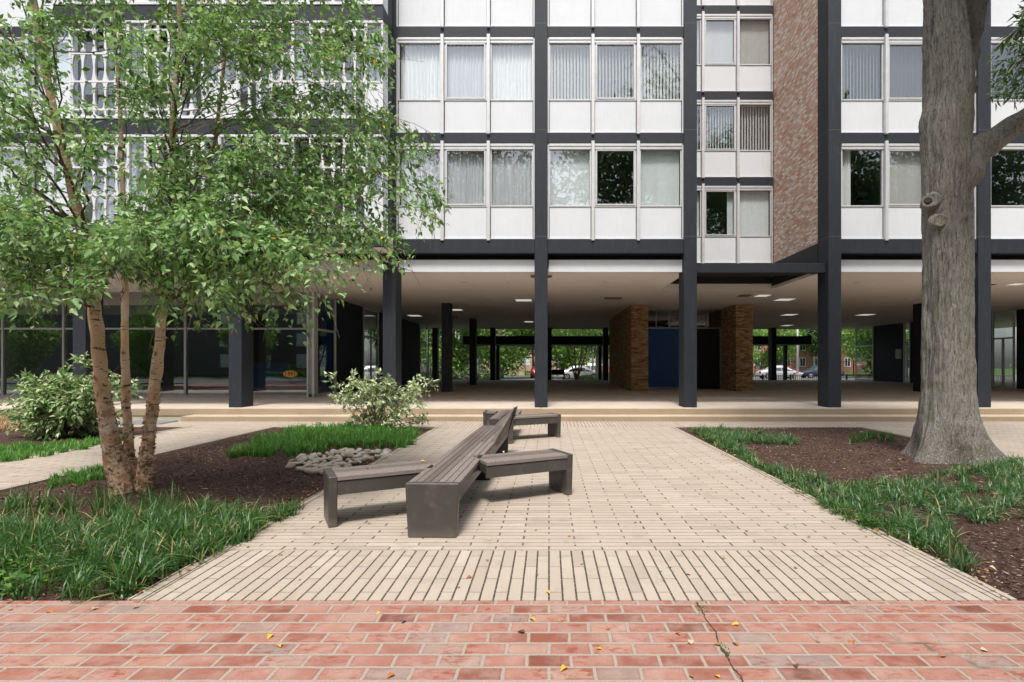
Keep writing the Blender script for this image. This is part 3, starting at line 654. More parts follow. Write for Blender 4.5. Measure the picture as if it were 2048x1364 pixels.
nb = MB().box(21.74, 21.79, 32.6, 33.1, 1.75, 2.35).build('notice', M['paper']); tag(nb, 'white paper notice on the navy wall left of the big tree', 'notice')
ic = empty('intercom', 'pale entry phone box on the navy wall behind the left front column', 'intercom', (-8.2, 28, 1.6)); MB().box(0, .08, -.2, .2, -.3, .4).build('body', M['alu'], ic); MB().box(.081, .09, -.12, .12, .1, .3).build('screen', M['black'], ic)
bn = empty('bench', 'black bench at the rear terrace edge in the passage', 'bench', (.65, 36.5, T))
MB().box(-.45, .45, 0, .4, .38, .45).box(-.45, .45, .38, .43, .45, .75).build('seat', M['black'], bn)
for x in (-.4, .36): MB().box(x, x + .05, 0, .4, 0, .379).build('leg', M['black'], bn)
pl = MB().box(-13.9, -9.25, 12.5, 13.16, -.02, .03).build('metal_plate', M['steel']); tag(pl, 'grey metal plate lying below the terrace edge at the left end of the steps', 'plate')

# ------------------------------------------------------------------ benches
def hexslab(mb, c, d, n, L0, L1, w0, w1, z0, z1, t0=None, t1=None):
    """box in a rotated frame: along d from L0..L1, across n from w0..w1"""
    q = lambda l, w_, z: (c[0] + d[0] * l + n[0] * w_, c[1] + d[1] * l + n[1] * w_, z)
    mb.hexa([q(L0, w0, z0), q(L1, w0, z0), q(L1, w1, z0), q(L0, w1, z0)], [q(L0, w0, z1), q(L1, w0, z1), q(L1, w1, z1), q(L0, w1, z1)])
def bench_run(par, c, ang, L0, L1, wd=.445, ends=(1, 1), H=.45, seams=()):
    d = (math.cos(ang), math.sin(ang)); n = (-d[1], d[0]); hw = wd / 2; z = H
    mb = MB(); nb_ = 7; pw = wd / nb_; cuts = [L0 + (.045 if ends[0] else 0)] + list(seams) + [L1 - (.045 if ends[1] else 0)]
    for a, b in zip(cuts[:-1], cuts[1:]):
        for i in range(nb_): hexslab(mb, c, d, n, a + .004, b - .004, -hw + i * pw + .003, -hw + (i + 1) * pw - .003, z - .038, z)
    mb.build('seat', M['wood'], par, bevel=.003, seg=1)
    mb = MB(); a, b = cuts[0], cuts[-1]
    for s in (-1, 1):
        w0, w1 = sorted((s * (hw - .012), s * (hw - .032))); hexslab(mb, c, d, n, a, b, w0, w1, z - .165, z - .045)
    hexslab(mb, c, d, n, a, b, -hw + .034, hw - .034, z - .12, z - .05)
    mb.build('apron', M['bmetal'], par, bevel=.003, seg=1)
    for e, (on, L, s) in enumerate(((ends[0], L0, 1), (ends[1], L1, -1))):
        if not on: continue
        mb = MB(); o_ = lambda l, w_, zz: (c[0] + d[0] * l + n[0] * w_, c[1] + d[1] * l + n[1] * w_, zz)
        t1 = L + s * .075
        mb.hexa([o_(L, -hw + .02, 0), o_(t1, -hw + .02, 0), o_(t1, hw - .02, 0), o_(L, hw - .02, 0)][::(1 if s > 0 else -1)],
                [o_(L, -hw - .004, z + .004), o_(t1, -hw - .004, z + .004), o_(t1, hw + .004, z + .004), o_(L, hw + .004, z + .004)][::(1 if s > 0 else -1)])
        mb.build('end_panel', M['bmetal'], par, bevel=.012, seg=3)
b1 = empty('bench', 'long slatted bench crossed by a second run, a backrest rising at its far end', 'bench', group='slatted benches on the paver path')
A = math.atan2(1, .0265)
C1 = (-.973, 4.38); bench_run(b1, C1, A, 0, 4.15, ends=(1, 1), seams=(2.36,))
AW = R(28.5); dw = (math.cos(AW), math.sin(AW)); nw = (-dw[1], dw[0])
pl0 = (-1.93 + nw[0] * .2225, 4.62 + nw[1] * .2225)            # left end centre
hit = (-.955 - pl0[0]) / dw[0]
bench_run(b1, pl0, AW, 0, hit - .26, ends=(1, 0)); bench_run(b1, pl0, AW, hit + .25, 2.50, ends=(0, 1))
MB().box(-1.15, -.74, 6.55, 6.63, 0, .33).build('leg', M['black'], b1)
# twisted backrest
mb = MB(); N0 = [(-.712, 6.76, .452), (-.706, 6.76, .448), (-.70, 6.76, .30)]; Fp = [(-.86, 8.46, .47), (-.55, 8.46, .76), (-.668, 8.46, .33)]
def lerp(a, b, t): return tuple(a[i] + (b[i] - a[i]) * t for i in range(3))
for s0, s1 in ((1, 2), (0, 1)):
    for i in range(4):
        u0, u1 = i / 4 + .02, (i + 1) / 4 - .02
        for j in range(8):
            v0, v1 = j / 8, (j + 1) / 8
            q = [lerp(lerp(N0[s0], N0[s1], u), lerp(Fp[s0], Fp[s1], u), v) for u, v in ((u0, v0), (u1, v0), (u1, v1), (u0, v1))]
            o_ = .018; q2 = [(p[0] - o_ * .8 if s0 == 1 else p[0] + .01, p[1], p[2] - .006) for p in q]
            mb.hexa(q, q2)
mb.build('backrest', M['wood'], b1)
mb = MB().prism([(-.89, .41), (-.76, .60), (-.50, .775), (-.53, .66), (-.655, .33)], 8.465, 8.50, 'y'); mb.build('backrest_end', M['bmetal'], b1, bevel=.004)
b2 = empty('bench', 'shorter slatted bench with side wings standing nearest the steps', 'bench', group='slatted benches on the paver path')
bench_run(b2, (-.862, 9.52), A, 0, 1.9, ends=(1, 0)); bench_run(b2, (-.62 + nw[0] * .22 - .02, 9.86 + nw[1] * .22), AW, .0, 1.0, ends=(0, 1))
bench_run(b2, (-.86, 11.1), R(180), .23, .50, ends=(0, 1))

# ------------------------------------------------------------------ foliage helpers
LEAF = np.array([(0, 0, 0), (.24, .31, .09), (.58, .21, .05), (1.05, 0, -.08), (.58, -.21, .05), (.24, -.31, .09)], float)
LF = np.array([(0, 3, 2, 1), (0, 5, 4, 3)])
def leaves(pos, axis, nrm, size, tmpl=LEAF, width=1.0):
    pos = np.asarray(pos, float); n = len(pos)
    a = axis / (np.linalg.norm(axis, axis=1, keepdims=True) + 1e-9)
    b = np.cross(nrm, a); b /= (np.linalg.norm(b, axis=1, keepdims=True) + 1e-9); c = np.cross(a, b)
    s = np.asarray(size).reshape(n, 1, 1)
    V = pos[:, None, :] + s * (a[:, None, :] * tmpl[None, :, 0:1] + b[:, None, :] * tmpl[None, :, 1:2] * width + c[:, None, :] * tmpl[None, :, 2:3])
    Fc = (LF[None] + (np.arange(n) * len(tmpl))[:, None, None]).reshape(-1, 4)
    return V.reshape(-1, 3), Fc
def rndv(n, s=1.0): return rng.normal(0, s, (n, 3))
def rot_twigs(start, dirs, length, n_leaf, lsize, droop=.5, spread=.6, jit=.01):
    """leafy twigs, vectorised: returns leaf pos, axis, normal, size plus twig polylines"""
    m = len(start); t = np.linspace(.12, 1, n_leaf)[None, :, None]
    L = length.reshape(m, 1, 1); D = dirs / np.linalg.norm(dirs, axis=1, keepdims=True)
    p = start[:, None, :] + D[:, None, :] * L * t; p[:, :, 2] -= (droop * L * t ** 2)[:, :, 0]
    tan = D[:, None, :] * np.ones_like(t); tan = tan.copy(); tan[:, :, 2] -= (2 * droop * t)[:, :, 0]
    side = rng.normal(0, 1, (m, n_leaf, 3)); side -= (side * tan).sum(-1, keepdims=True) * tan / (tan ** 2).sum(-1, keepdims=True)
    side /= np.linalg.norm(side, axis=-1, keepdims=True) + 1e-9
    ax = tan / np.linalg.norm(tan, axis=-1, keepdims=True) * .7 + side * spread; ax[:, :, 2] -= .35 * rng.random((m, n_leaf))
    pos = p + side * jit
    nr = np.array([0, -.25, 1.0]) + rng.normal(0, .55, (m, n_leaf, 3))
    sz = lsize * rng.uniform(.45, 1.35, (m, n_leaf))
    return pos.reshape(-1, 3), ax.reshape(-1, 3), nr.reshape(-1, 3), sz.ravel(), p
def tubes_np(lines, r0, r1, sides=3):
    """thin twigs: lines (m,k,3)"""
    m, k, _ = lines.shape; rr = np.linspace(1, 0, k)[None, :, None]
    r0 = np.broadcast_to(np.asarray(r0, float).reshape(-1, 1, 1), (m, 1, 1)); rad = r1 + (r0 - r1) * rr
    offs = []
    for j in range(sides):
        th = 2 * math.pi * j / sides; offs.append(np.array([math.cos(th), .5 * math.sin(th) , math.sin(th)]))
    V = np.stack([lines + rad * o for o in offs], 2).reshape(-1, 3)
    base = (np.arange(m) * k * sides)[:, None, None] + (np.arange(k - 1) * sides)[None, :, None] + np.arange(sides)[None, None, :]
    nx = (np.arange(m) * k * sides)[:, None, None] + (np.arange(k - 1) * sides)[None, :, None] + ((np.arange(sides) + 1) % sides)[None, None, :]
    Fc = np.stack([base, nx, nx + sides, base + sides], -1).reshape(-1, 4)
    return V, Fc
def project(p): return CX + F * p[:, 0] / p[:, 1], HY - F * (p[:, 2] - EH) / p[:, 1]

# ------------------------------------------------------------------ the three-stemmed birch
def px_path(pts, Y0, Y1):
    n = len(pts); return [tuple(P(x, y, Y0 + (Y1 - Y0) * i / (n - 1))) for i, (x, y) in enumerate(pts)]
birch_root = empty('birch_tree', 'multi-stemmed river birch with peeling cream and orange bark in the left bed', 'tree')
T1 = px_path([(243, 990), (238, 960), (226, 900), (206, 790), (196, 690), (187, 600), (180, 520), (156, 420), (134, 330), (106, 215), (86, 110), (66, 0), (30, -150), (-20, -330)], 5.98, 6.2)
R1 = [.165, .145, .118, .095, .090, .086, .078, .066, .062, .055, .05, .047, .04, .02]
T2 = px_path([(266, 975), (262, 930), (254, 830), (250, 700), (250, 600), (247, 420), (243, 300), (238, 180), (225, 0), (210, -200)], 6.3, 6.7)
R2 = [.09, .075, .062, .056, .048, .037, .032, .026, .02, .01]
T3 = px_path([(285, 985), (291, 935), (299, 860), (311, 760), (319, 690), (326, 620), (340, 520), (346, 380), (345, 250), (352, 160), (362, 60), (356, -20), (350, -200), (360, -380)], 6.1, 6.0)
R3 = [.12, .10, .082, .076, .072, .062, .05, .042, .040, .042, .038, .036, .028, .015]
T4 = px_path([(346, 420), (372, 385), (405, 330), (428, 290), (436, 230), (448, 130), (455, 20), (470, -150)], 6.05, 5.8)
R4 = [.03, .034, .033, .03, .026, .022, .018, .008]
trunks = []
def ringtrunk(name, pts, rad, sides, wob, mat, parent, n=90):
    rad = [q * .72 for q in rad]; p = spline(pts, n); r = np.interp(np.linspace(0, 1, n), np.linspace(0, 1, len(rad)), rad)
    mb = MB().tube(p, list(r), sides, wob); trunks.append((p, r)); return mb.build(name, mat, parent, smooth=True)
ringtrunk('trunk', T1, R1, 20, .35, M['birch'], birch_root); ringtrunk('trunk', T2, R2, 14, .35, M['birch'], birch_root); ringtrunk('trunk', T3, R3, 18, .35, M['birch'], birch_root)
ringtrunk('branch', T4, R4, 10, .2, M['birch'], birch_root, 50)
# peeling curls
V, Fq, nv = [], [], 0
for (p, r), hmax, cnt in ((trunks[0], 1.3, 420), (trunks[1], 1.1, 170), (trunks[2], 2.4, 360)):
    for _ in range(cnt):
        z = random.random() ** 1.6 * hmax; i = int(np.argmin(abs(p[:, 2] - z))); c = p[i]; rr = r[i] * 1.03
        th = random.uniform(0, 2 * math.pi); w_ = random.uniform(.01, .035) * (1.3 - z / hmax * .5); h = random.uniform(.015, .06); cur = random.uniform(.004, .03); tilt = random.uniform(-.012, .012); w_ *= random.uniform(.4, 1.1)
        for a in range(4):
            aa = th + (a / 3 - .5) * w_ / rr * 2; out = cur * (a / 3) ** 2
            for b in (0, 1):
                z2 = z + (b - .5) * h * (1 - .85 * a / 3) * random.uniform(.5, 1.3) + a * tilt
                V.append((c[0] + math.cos(aa) * (rr + out), c[1] + math.sin(aa) * (rr + out), z2 + random.uniform(-.008, .008)))
        for a in range(3): Fq.append((nv + 2 * a, nv + 2 * a + 2, nv + 2 * a + 3, nv + 2 * a + 1))
        nv += 8
mesh_np('peeling_bark', V, [np.array(Fq)], M['flake'], birch_root)['kind'] = 'stuff'

XB = [(-400, 640), (-100, 720), (0, 770), (60, 790), (130, 800), (200, 770), (240, 800), (270, 875), (300, 860), (340, 850), (390, 920), (430, 880), (470, 865), (520, 840), (560, 780), (600, 690), (640, 655), (690, 640)]
def xb(y): return np.interp(y, [a for a, _ in XB], [b for _, b in XB])
YBX = [-400, 0, 60, 140, 200, 230, 300, 330, 400, 440, 520, 600, 650, 700, 900]; YBY = [630, 640, 655, 625, 585, 555, 600, 655, 665, 650, 660, 680, 690, 610, 560]
def yb(x): return np.interp(x, YBX, YBY)
starts, ends, ctrl = [], [], []
def add_branch(si, frac, end, sag=.12, rise=.25):
    p, r = trunks[si]; i = int(frac * (len(p) - 1)); s = p[i]; e = np.array(end); L = np.linalg.norm(e - s)
    mid = s * .45 + e * .55 + np.array([0, 0, rise * L]); 
    starts.append((s, mid, e, max(.006, min(.6 * r[i], .012 * L + .004))))
def near_frac(si, z):
    p, _ = trunks[si]; return float(np.argmin(abs(p[:, 2] - z))) / (len(p) - 1)
fixed = [(360, 520, 5.6, 900, 400), (350, 560, 5.0, 830, 545), (345, 300, 5.5, 870, 270), (352, 170, 5.6, 790, 130), (345, 420, 5.3, 880, 440), (345, 470, 4.9, 690, 560), (350, 520, 5.2, 600, 600),
         (420, 300, 5.4, 760, 300), (430, 200, 5.7, 760, 60), (350, 500, 4.7, 560, 560), (350, 540, 4.4, 480, 500), (330, 560, 4.6, 620, 540), (340, 420, 5.3, 640, 460), (345, 330, 5.8, 700, 380),
         (352, 100, 5.6, 700, 0), (420, 330, 5.9, 860, 350), (420, 260, 5.6, 820, 265), (430, 240, 6.1, 840, 310), (350, 380, 5.7, 850, 385), (350, 430, 5.5, 800, 500), (352, 120, 5.9, 750, 110), (430, 180, 5.4, 770, 190), (345, 400, 5.9, 780, 420), (345, 400, 6.3, 800, 470), (340, 540, 5.2, 545, 690), (330, 600, 5.5, 415, 660)]
for sx, sy, Y, ex, ey in fixed:
    e = P(ex, ey, Y); s = P(sx, sy, 6.0); add_branch(2, near_frac(2, s.z), e, rise=.18)
for q in range(175):
    y = random.uniform(-120, 610); 
    if random.random() < .35: y = random.uniform(380, 600)
    x = random.uniform(-160, 1) if random.random() < .12 else random.uniform(-20, min(xb(y) - 30, 740))
    if y > yb(x) - 10: y = yb(x) - random.uniform(20, 160)
    Y = random.uniform(4.5, 7.4)
    if y > 420 and random.random() < .6: Y = random.uniform(4.1, 5.4)
    e = P(x, y, Y); si = 0 if x < 230 else (2 if x > 300 or random.random() < .5 else 1)
    zs = min(max(random.uniform(2.05, 3.3), e.z - random.uniform(.1, .9)), 6.3); add_branch(si, near_frac(si, zs), e, rise=.08)
for q in range(46):       # above the frame
    e = (random.uniform(-7.5, -1.5), random.uniform(4.2, 8.2), random.uniform(6.0, 8.6)); si = random.choice((0, 1, 2)); add_branch(si, near_frac(si, e[2] - 1.0), e, rise=.05)
BL_, tw_s, tw_d, tw_l = [], [], [], []
lines = []; rads = []
for s, m, e, r in starts:
    c = spline([s, m, e], 12); c[1:-1] += rng.normal(0, .02, (10, 3)); lines.append(c); rads.append(r * .6)
    L = np.linalg.norm(e - s); n = int(10 + L * 12)
    for _ in range(n):
        t = random.uniform(.22, 1) ** .8; k = t * 11; i = min(int(k), 10); q = c[i] + (c[i + 1] - c[i]) * (k - i)
        dr = (c[i + 1] - c[i]); dr = dr / (np.linalg.norm(dr) + 1e-9) * .8 + rng.normal(0, .55, 3); tw_s.append(q); tw_d.append(dr); tw_l.append(random.uniform(.18, .52) * (1.15 - .3 * t))
V, Fc = tubes_np(np.array(lines), np.array(rads), .003, 5)
mesh_np('branches', V, [Fc], M['twig'], birch_root, smooth=True)
tw_s, tw_d, tw_l = map(np.array, (tw_s, tw_d, tw_l))
pos, ax, nr, sz, tp = rot_twigs(tw_s, tw_d, tw_l, 9, .063, droop=.5, spread=.75, jit=.012)
px_, py_ = project(pos)
wobx = 14 * np.sin(py_ * .09) + 10 * np.sin(py_ * .21 + 2)
keep = (px_ < xb(py_) + wobx) & ((py_ < yb(px_) + 22 * np.sin(px_ * .045) + 12 * np.sin(px_ * .13)))
low_gap = (rng.random(len(py_)) < np.clip((py_ - 470) / 220, 0, .62)); keep &= ~low_gap
keep |= py_ < -50
# gaps that show the screens behind, upper right of the crown
gx = np.sin(px_ * .021 + 1.3) * np.sin(py_ * .026 + .4) + .5 * np.sin(px_ * .05 + py_ * .037)
keep &= ~((gx > .42) & (py_ < 440) & (py_ > -30) & (rng.random(len(py_)) < .6)); keep &= ~((py_ < 430) & (rng.random(len(py_)) < .10))
V, Fc = leaves(pos[keep], ax[keep], nr[keep], sz[keep]); print('birch leaves', keep.sum())
crown = mesh_np('crown', V, [Fc], M['leaf'], birch_root)
kt = keep.reshape(-1, 9)[:, 4]
V, Fc = tubes_np(tp[kt][:, ::2], .0028, .0012, 3); mesh_np('twigs', V, [Fc], M['twig'], birch_root)

# ------------------------------------------------------------------ the oak at the right
oak = empty('oak_tree', 'massive grey-barked oak trunk with knots and a right-hand limb in the right bed', 'tree')
prof = [(-560, 1880, 45), (-320, 1878, 50), (-160, 1882, 52), (0, 1886, 44), (60, 1890, 50), (130, 1896, 54), (200, 1896, 53), (235, 1891, 58), (280, 1891, 58), (330, 1895, 58), (400, 1893, 55), (450, 1894, 54), (520, 1896, 54), (600, 1896, 55), (700, 1896, 56), (780, 1895, 60), (830, 1896, 69), (865, 1898, 80), (890, 1902, 92), (905, 1904, 104), (925, 1906, 122)]
def oak_mesh():
    Y = 8.15; ny, ns = 420, 150
    ys = np.array([p[0] for p in prof][::-1], float); cx = np.array([p[1] for p in prof][::-1]); hw = np.array([p[2] for p in prof][::-1])
    yy = np.linspace(925, -560, ny); V = []
    for y in yy:
        c = np.interp(-y, -ys, cx); h = np.interp(-y, -ys, hw) * Y / F * .765; z = EH - (y - HY) * Y / F; X = (c - CX) * Y / F
        fl = max(0, min(1, (.75 - z) / .75)) ** 1.6
        for j in range(ns):
            th = 2 * math.pi * j / ns
            lob = 1 + fl * (.16 * math.cos(5 * th + .8) + .10 * math.cos(3 * th + 2) - .04)
            u = Vector((math.cos(th) * 4.2, math.sin(th) * 4.2, z * .9)); rr = h * lob
            n1 = mnoise.noise(u * .55) * .05 * (1 + fl); rg = (.5 - abs(mnoise.noise(Vector((math.cos(th) * 11, math.sin(th) * 11, z * 1.1))))) * .045 - .015 + .05 * max(0, mnoise.noise(Vector((math.cos(th) * 1.3 + 5, math.sin(th) * 1.3, z * .8))))
            rg2 = mnoise.noise(Vector((math.cos(th) * 26, math.sin(th) * 26, z * 6))) * .016
            rr = rr * (1 + n1 * 1.2) + rg + rg2 - .01
            V.append((X + math.cos(th) * rr, Y + math.sin(th) * rr * .97, z))
    i = np.arange(ny * ns).reshape(ny, ns); j = np.roll(i, -1, 1)
    f = np.stack([i[:-1], j[:-1], j[1:], i[1:]], -1).reshape(-1, 4)
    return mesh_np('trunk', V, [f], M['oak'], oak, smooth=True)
oak_mesh()
def limb(pts, rads, n=40, sides=22, name='limb'):
    p = spline(pts, n); r = np.interp(np.linspace(0, 1, n), np.linspace(0, 1, len(rads)), rads)
    return MB().tube(p, list(r), sides, .35).build(name, M['oak'], oak, smooth=True)
limb([P(1893, 420, 8.12), P(1915, 372, 8.08), P(1945, 315, 8.05), P(1990, 279, 8.0), P(2048, 237, 7.95), P(2130, 180, 7.9), P(2260, 60, 7.6), P(2400, -120, 7.2)], [.10, .23, .22, .165, .15, .135, .11, .05])
limb([P(1897, 300, 8.3), P(1905, 190, 8.25), P(1922, 100, 8.25), P(1945, 0, 8.3), P(1990, -160, 8.5), P(2060, -400, 9)], [.18, .25, .235, .20, .18, .12])
def knot(px, py, Y, r, d, mat, name='knot'):
    mb = MB(); c = P(px, py, Y); n = 18; rings = [(0, 1.25), (.5, 1.12), (.9, 1.0), (1.0, .82), (.82, .6), (.75, .3), (.78, 0.02)]
    dv = Vector(d).normalized(); a = dv.cross(Vector((0, 0, 1))).normalized(); b = dv.cross(a)
    for h, k in rings:
        for j in range(n):
            th = 2 * math.pi * j / n; q = r * k * (1 + .18 * mnoise.noise(Vector((math.cos(th) * 1.5 + px, math.sin(th) * 1.5, h * 2))))
            mb.v.append(tuple(c + dv * (h * r * .75 - r * .3) + a * math.cos(th) * q + b * math.sin(th) * q))
    for i in range(len(rings) - 1):
        for j in range(n): mb.f.append((i * n + j, i * n + (j + 1) % n, (i + 1) * n + (j + 1) % n, (i + 1) * n + j))
    return mb.build(name, mat, oak, smooth=True)
knot(1863, 402, 8.04, .125, (-.75, -.75, .15), M['oak']); knot(1856, 401, 7.92, .045, (-.6, -.8, .2), M['scar_red'])
knot(1877, 442, 7.96, .10, (-.25, -1, 0), M['oak']); knot(1930, 227, 7.93, .05, (.3, -1, .1), M['oak']); knot(1943, 172, 8.15, .12, (1, -.4, .15), M['oak'])
# oak crown
OAKL = LEAF.copy(); OAKL[:, 1] *= .55
s_, d_, l_, ol, orr = [], [], [], [], []
for q in range(120):
    th = random.uniform(0, 2 * math.pi); rr = random.uniform(1.0, 4.6); e = np.array([6.6 + rr * math.cos(th), 7.2 + rr * math.sin(th) * .95, random.uniform(8.2, 14.5)])
    if e[1] > 11.6: e[1] = 11.6
    zmin = 1.45 + .689 * e[1] + .9
    if e[2] < zmin: e[2] = zmin + random.random()
    s = np.array([6.4 + random.uniform(-.2, .4), 8.2, random.uniform(7.4, 11)]); m = s * .5 + e * .5 + np.array([0, 0, .5]); c = spline([s, m, e], 12); ol.append(c); orr.append(.05)
    for _ in range(42):
        k = random.uniform(4, 11); i = min(int(k), 10); qv = c[i] + (c[i + 1] - c[i]) * (k - i); s_.append(qv + rng.normal(0, .12, 3)); d_.append(rng.normal(0, .7, 3) + (0, 0, .1)); l_.append(random.uniform(.35, .8))
for q in range(26):     # the hanging sprays at the upper right corner of the picture
    e = np.array(P(random.uniform(1992, 2120), random.uniform(0, 210), random.uniform(6.6, 7.6))); s = np.array(P(2180, random.uniform(-60, 60), 7.4)); c = spline([s, s * .4 + e * .6 + np.array([0, 0, .15]), e], 12); ol.append(c); orr.append(.012)
    for _ in range(7):
        k = random.uniform(5, 11); i = min(int(k), 10); s_.append(c[i]); d_.append(rng.normal(0, .6, 3) + (-.5, 0, -.2)); l_.append(random.uniform(.15, .35))
V, Fc = tubes_np(np.array(ol), np.array(orr), .006, 5); mesh_np('branches', V, [Fc], M['oak'], oak, smooth=True)
pos, ax, nr, sz, tp = rot_twigs(np.array(s_), np.array(d_), np.array(l_), 8, .11, droop=.3, spread=.8)
px_, py_ = project(pos); keep = (py_ < -14) | ((px_ > 1962 + .22 * np.abs(py_ - 110)) & (py_ < 235 + (px_ - 1990) * .05))
V, Fc = leaves(pos[keep], ax[keep], nr[keep], sz[keep] * .95, OAKL); print('oak leaves', keep.sum()); mesh_np('crown', V, [Fc], M['oakleaf'], oak)

# ------------------------------------------------------------------ generic background trees
def tree_meshes(name, h, r, zc, nl, ls, mat, tr=.18, trunk_mat='oak', lump=9):
    root = empty(name, None, None); mb = MB(); n = 12
    p = spline([(0, 0, 0), (.05, .02, h * .2), (-.05, .05, h * .5), (.05, 0, h * .85)], n); mb.tube(p, list(np.linspace(tr, tr * .25, n)), 12, .3)
    mb.build('trunk', M[trunk_mat], root, smooth=True)
    cl = []; ln = []
    for _ in range(lump):
        v = rng.normal(0, 1, 3); v /= np.linalg.norm(v); q = np.array([v[0] * r * .62, v[1] * r * .62, zc + v[2] * (h - zc) * .62]); cl.append((q, r * random.uniform(.32, .55)))
        s = p[random.randint(5, n - 2)]; ln.append(spline([s, (s + q) / 2 + (0, 0, -.2), q], 8))
    V, Fc = tubes_np(np.array(ln), tr * .35, .02, 5); mesh_np('limb', V, [Fc], M[trunk_mat], root, smooth=True)
    k = rng.integers(0, lump, nl); c = np.array([a for a, _ in cl])[k]; rad = np.array([b for _, b in cl])[k]
    v = rng.normal(0, 1, (nl, 3)); v /= np.linalg.norm(v, axis=1, keepdims=True); pos = c + v * (rad * rng.uniform(.45, 1.05, nl))[:, None]
    V, Fc = leaves(pos, rng.normal(0, 1, (nl, 3)) + v * .6, v + rng.normal(0, .6, (nl, 3)) + (0, 0, .5), ls * rng.uniform(.6, 1.3, nl)); mesh_np('crown', V, [Fc], mat, root)
    return root
def place(proto, x, y, z, rz, s, label, cat, group, first=False):
    o = proto if first else copy_tree(proto); o.location = (x, y, z); o.rotation_euler = (0, 0, rz); o.scale = (s, s, s); return tag(o, label, cat, group)
ta = tree_meshes('shade_tree', 11, 4.2, 5.5, 8000, .34, M['farleaf'], .42, lump=13); tb = tree_meshes('shade_tree', 7.5, 3.2, 3.9, 6500, .26, M['farleaf'], .2, lump=11); tc = tree_meshes('shade_tree', 13, 5.2, 7.5, 14000, .33, M['oakleaf'], .4, lump=16); td = tree_meshes('shade_tree', 23, 6.5, 12.5, 15000, .42, M['oakleaf'], .5, lump=24)
GB = 'trees beyond the passage'
far = [(ta, -9.5, 52, 0, 1.0, 'broad green tree beyond the parked cars left of the canopy end'), (ta, -5.2, 56, 2, 1.1, 'big tree with a thick grey trunk seen between the rear columns'), (tb, -1.8, 60, 1, 1.0, 'leafy tree over the driveway gate'), (ta, 2.3, 58, 4, 1.05, 'tree with a stout trunk right of the central column'),
       (tb, 4.6, 50, 3, 1.0, 'light green tree just left of the brick pier'), (tb, 24.5, 66, 2, 1.0, 'light tree above the silver car'), (ta, 30.5, 72, 5, 1.0, 'dark green tree in front of the red brick townhouse'), (tb, 36, 58, 0, 1.1, 'tree by the fence right of the corner column'),
       (ta, 41, 66, 3, 1.2, 'tall tree seen above the glazed entrance'), (ta, -15, 60, 1, 1.1, 'tree seen through the lobby glass at the left of the passage'), (tc, -24, 85, 2, 1.1, 'far dark tree at the left end of the tree line'), (tc, -12, 92, 0, 1.1, 'far dark tree behind the parked cars'), (tc, -2, 95, 4, 1.15, 'far dark tree at the end of the driveway'),
       (tc, 9, 90, 1, 1.1, 'far dark tree behind the white car'), (tc, 20, 92, 3, 1.1, 'far tree left of the townhouse'), (tc, 34, 100, 5, 1.1, 'far tree behind the townhouse'), (tc, 48, 92, 2, 1.2, 'far tree right of the townhouse'), (tc, 62, 90, 0, 1.2, 'far tree at the right end of the tree line')]
seen = set()
for pr, x, y, rz, s, lab in far: place(pr, x, y, -.1, rz, s, lab, 'tree', GB, id(pr) not in seen); seen.add(id(pr))
for i, (x, y, s, lab) in enumerate(((-19, -13, 1.0, 'tall street tree mirrored in the left windows'), (-5, -15, .95, 'tall street tree mirrored in the centre windows'), (6.5, -11, 1.0, 'tall street tree mirrored in the dark window right of the central column'), (19, -13, 1.05, 'tall street tree mirrored in the windows right of the brick flank'), (31, -12, 1.0, 'tall street tree mirrored in the windows at the right edge'))):
    place(td, x, y, -.1, i * 1.3, s, lab, 'tree', 'street trees mirrored in the windows', i == 0)
for i, (x, lab) in enumerate(((-62, 'light green street tree mirrored at the far left of the shopfront'), (-48, 'light green street tree mirrored behind the birch trunks'), (-36, 'light green street tree mirrored left of the address sign'), (-25, 'light green street tree mirrored beside the address sign'), (-12, 'light green street tree mirrored in the lobby door'), (22, 'light green street tree mirrored in the right lobby'), (40, 'light green street tree mirrored at the far right'))):
    place(ta, x, -25 - (i % 3), -.1, i * 1.7, .8, lab, 'tree', 'street trees mirrored in the windows')
rw = empty('townhouse', 'grey row across the street, mirrored in the shopfront glass', 'building', (0, -32, -.1)); MB().box(-110, 110, -8, 0, 0, 9).build('wall', M['stone_grey'], rw); MB().box(-110.3, 110.3, -8.3, .3, 9.001, 9.4).build('roof', M['asphalt'], rw)
for i in range(18):
    for k in range(3): MB().box(-43 + i * 5, -41.4 + i * 5, .001, .06, 1 + 2.8 * k, 2.7 + 2.8 * k).build('window', M['white'], rw)

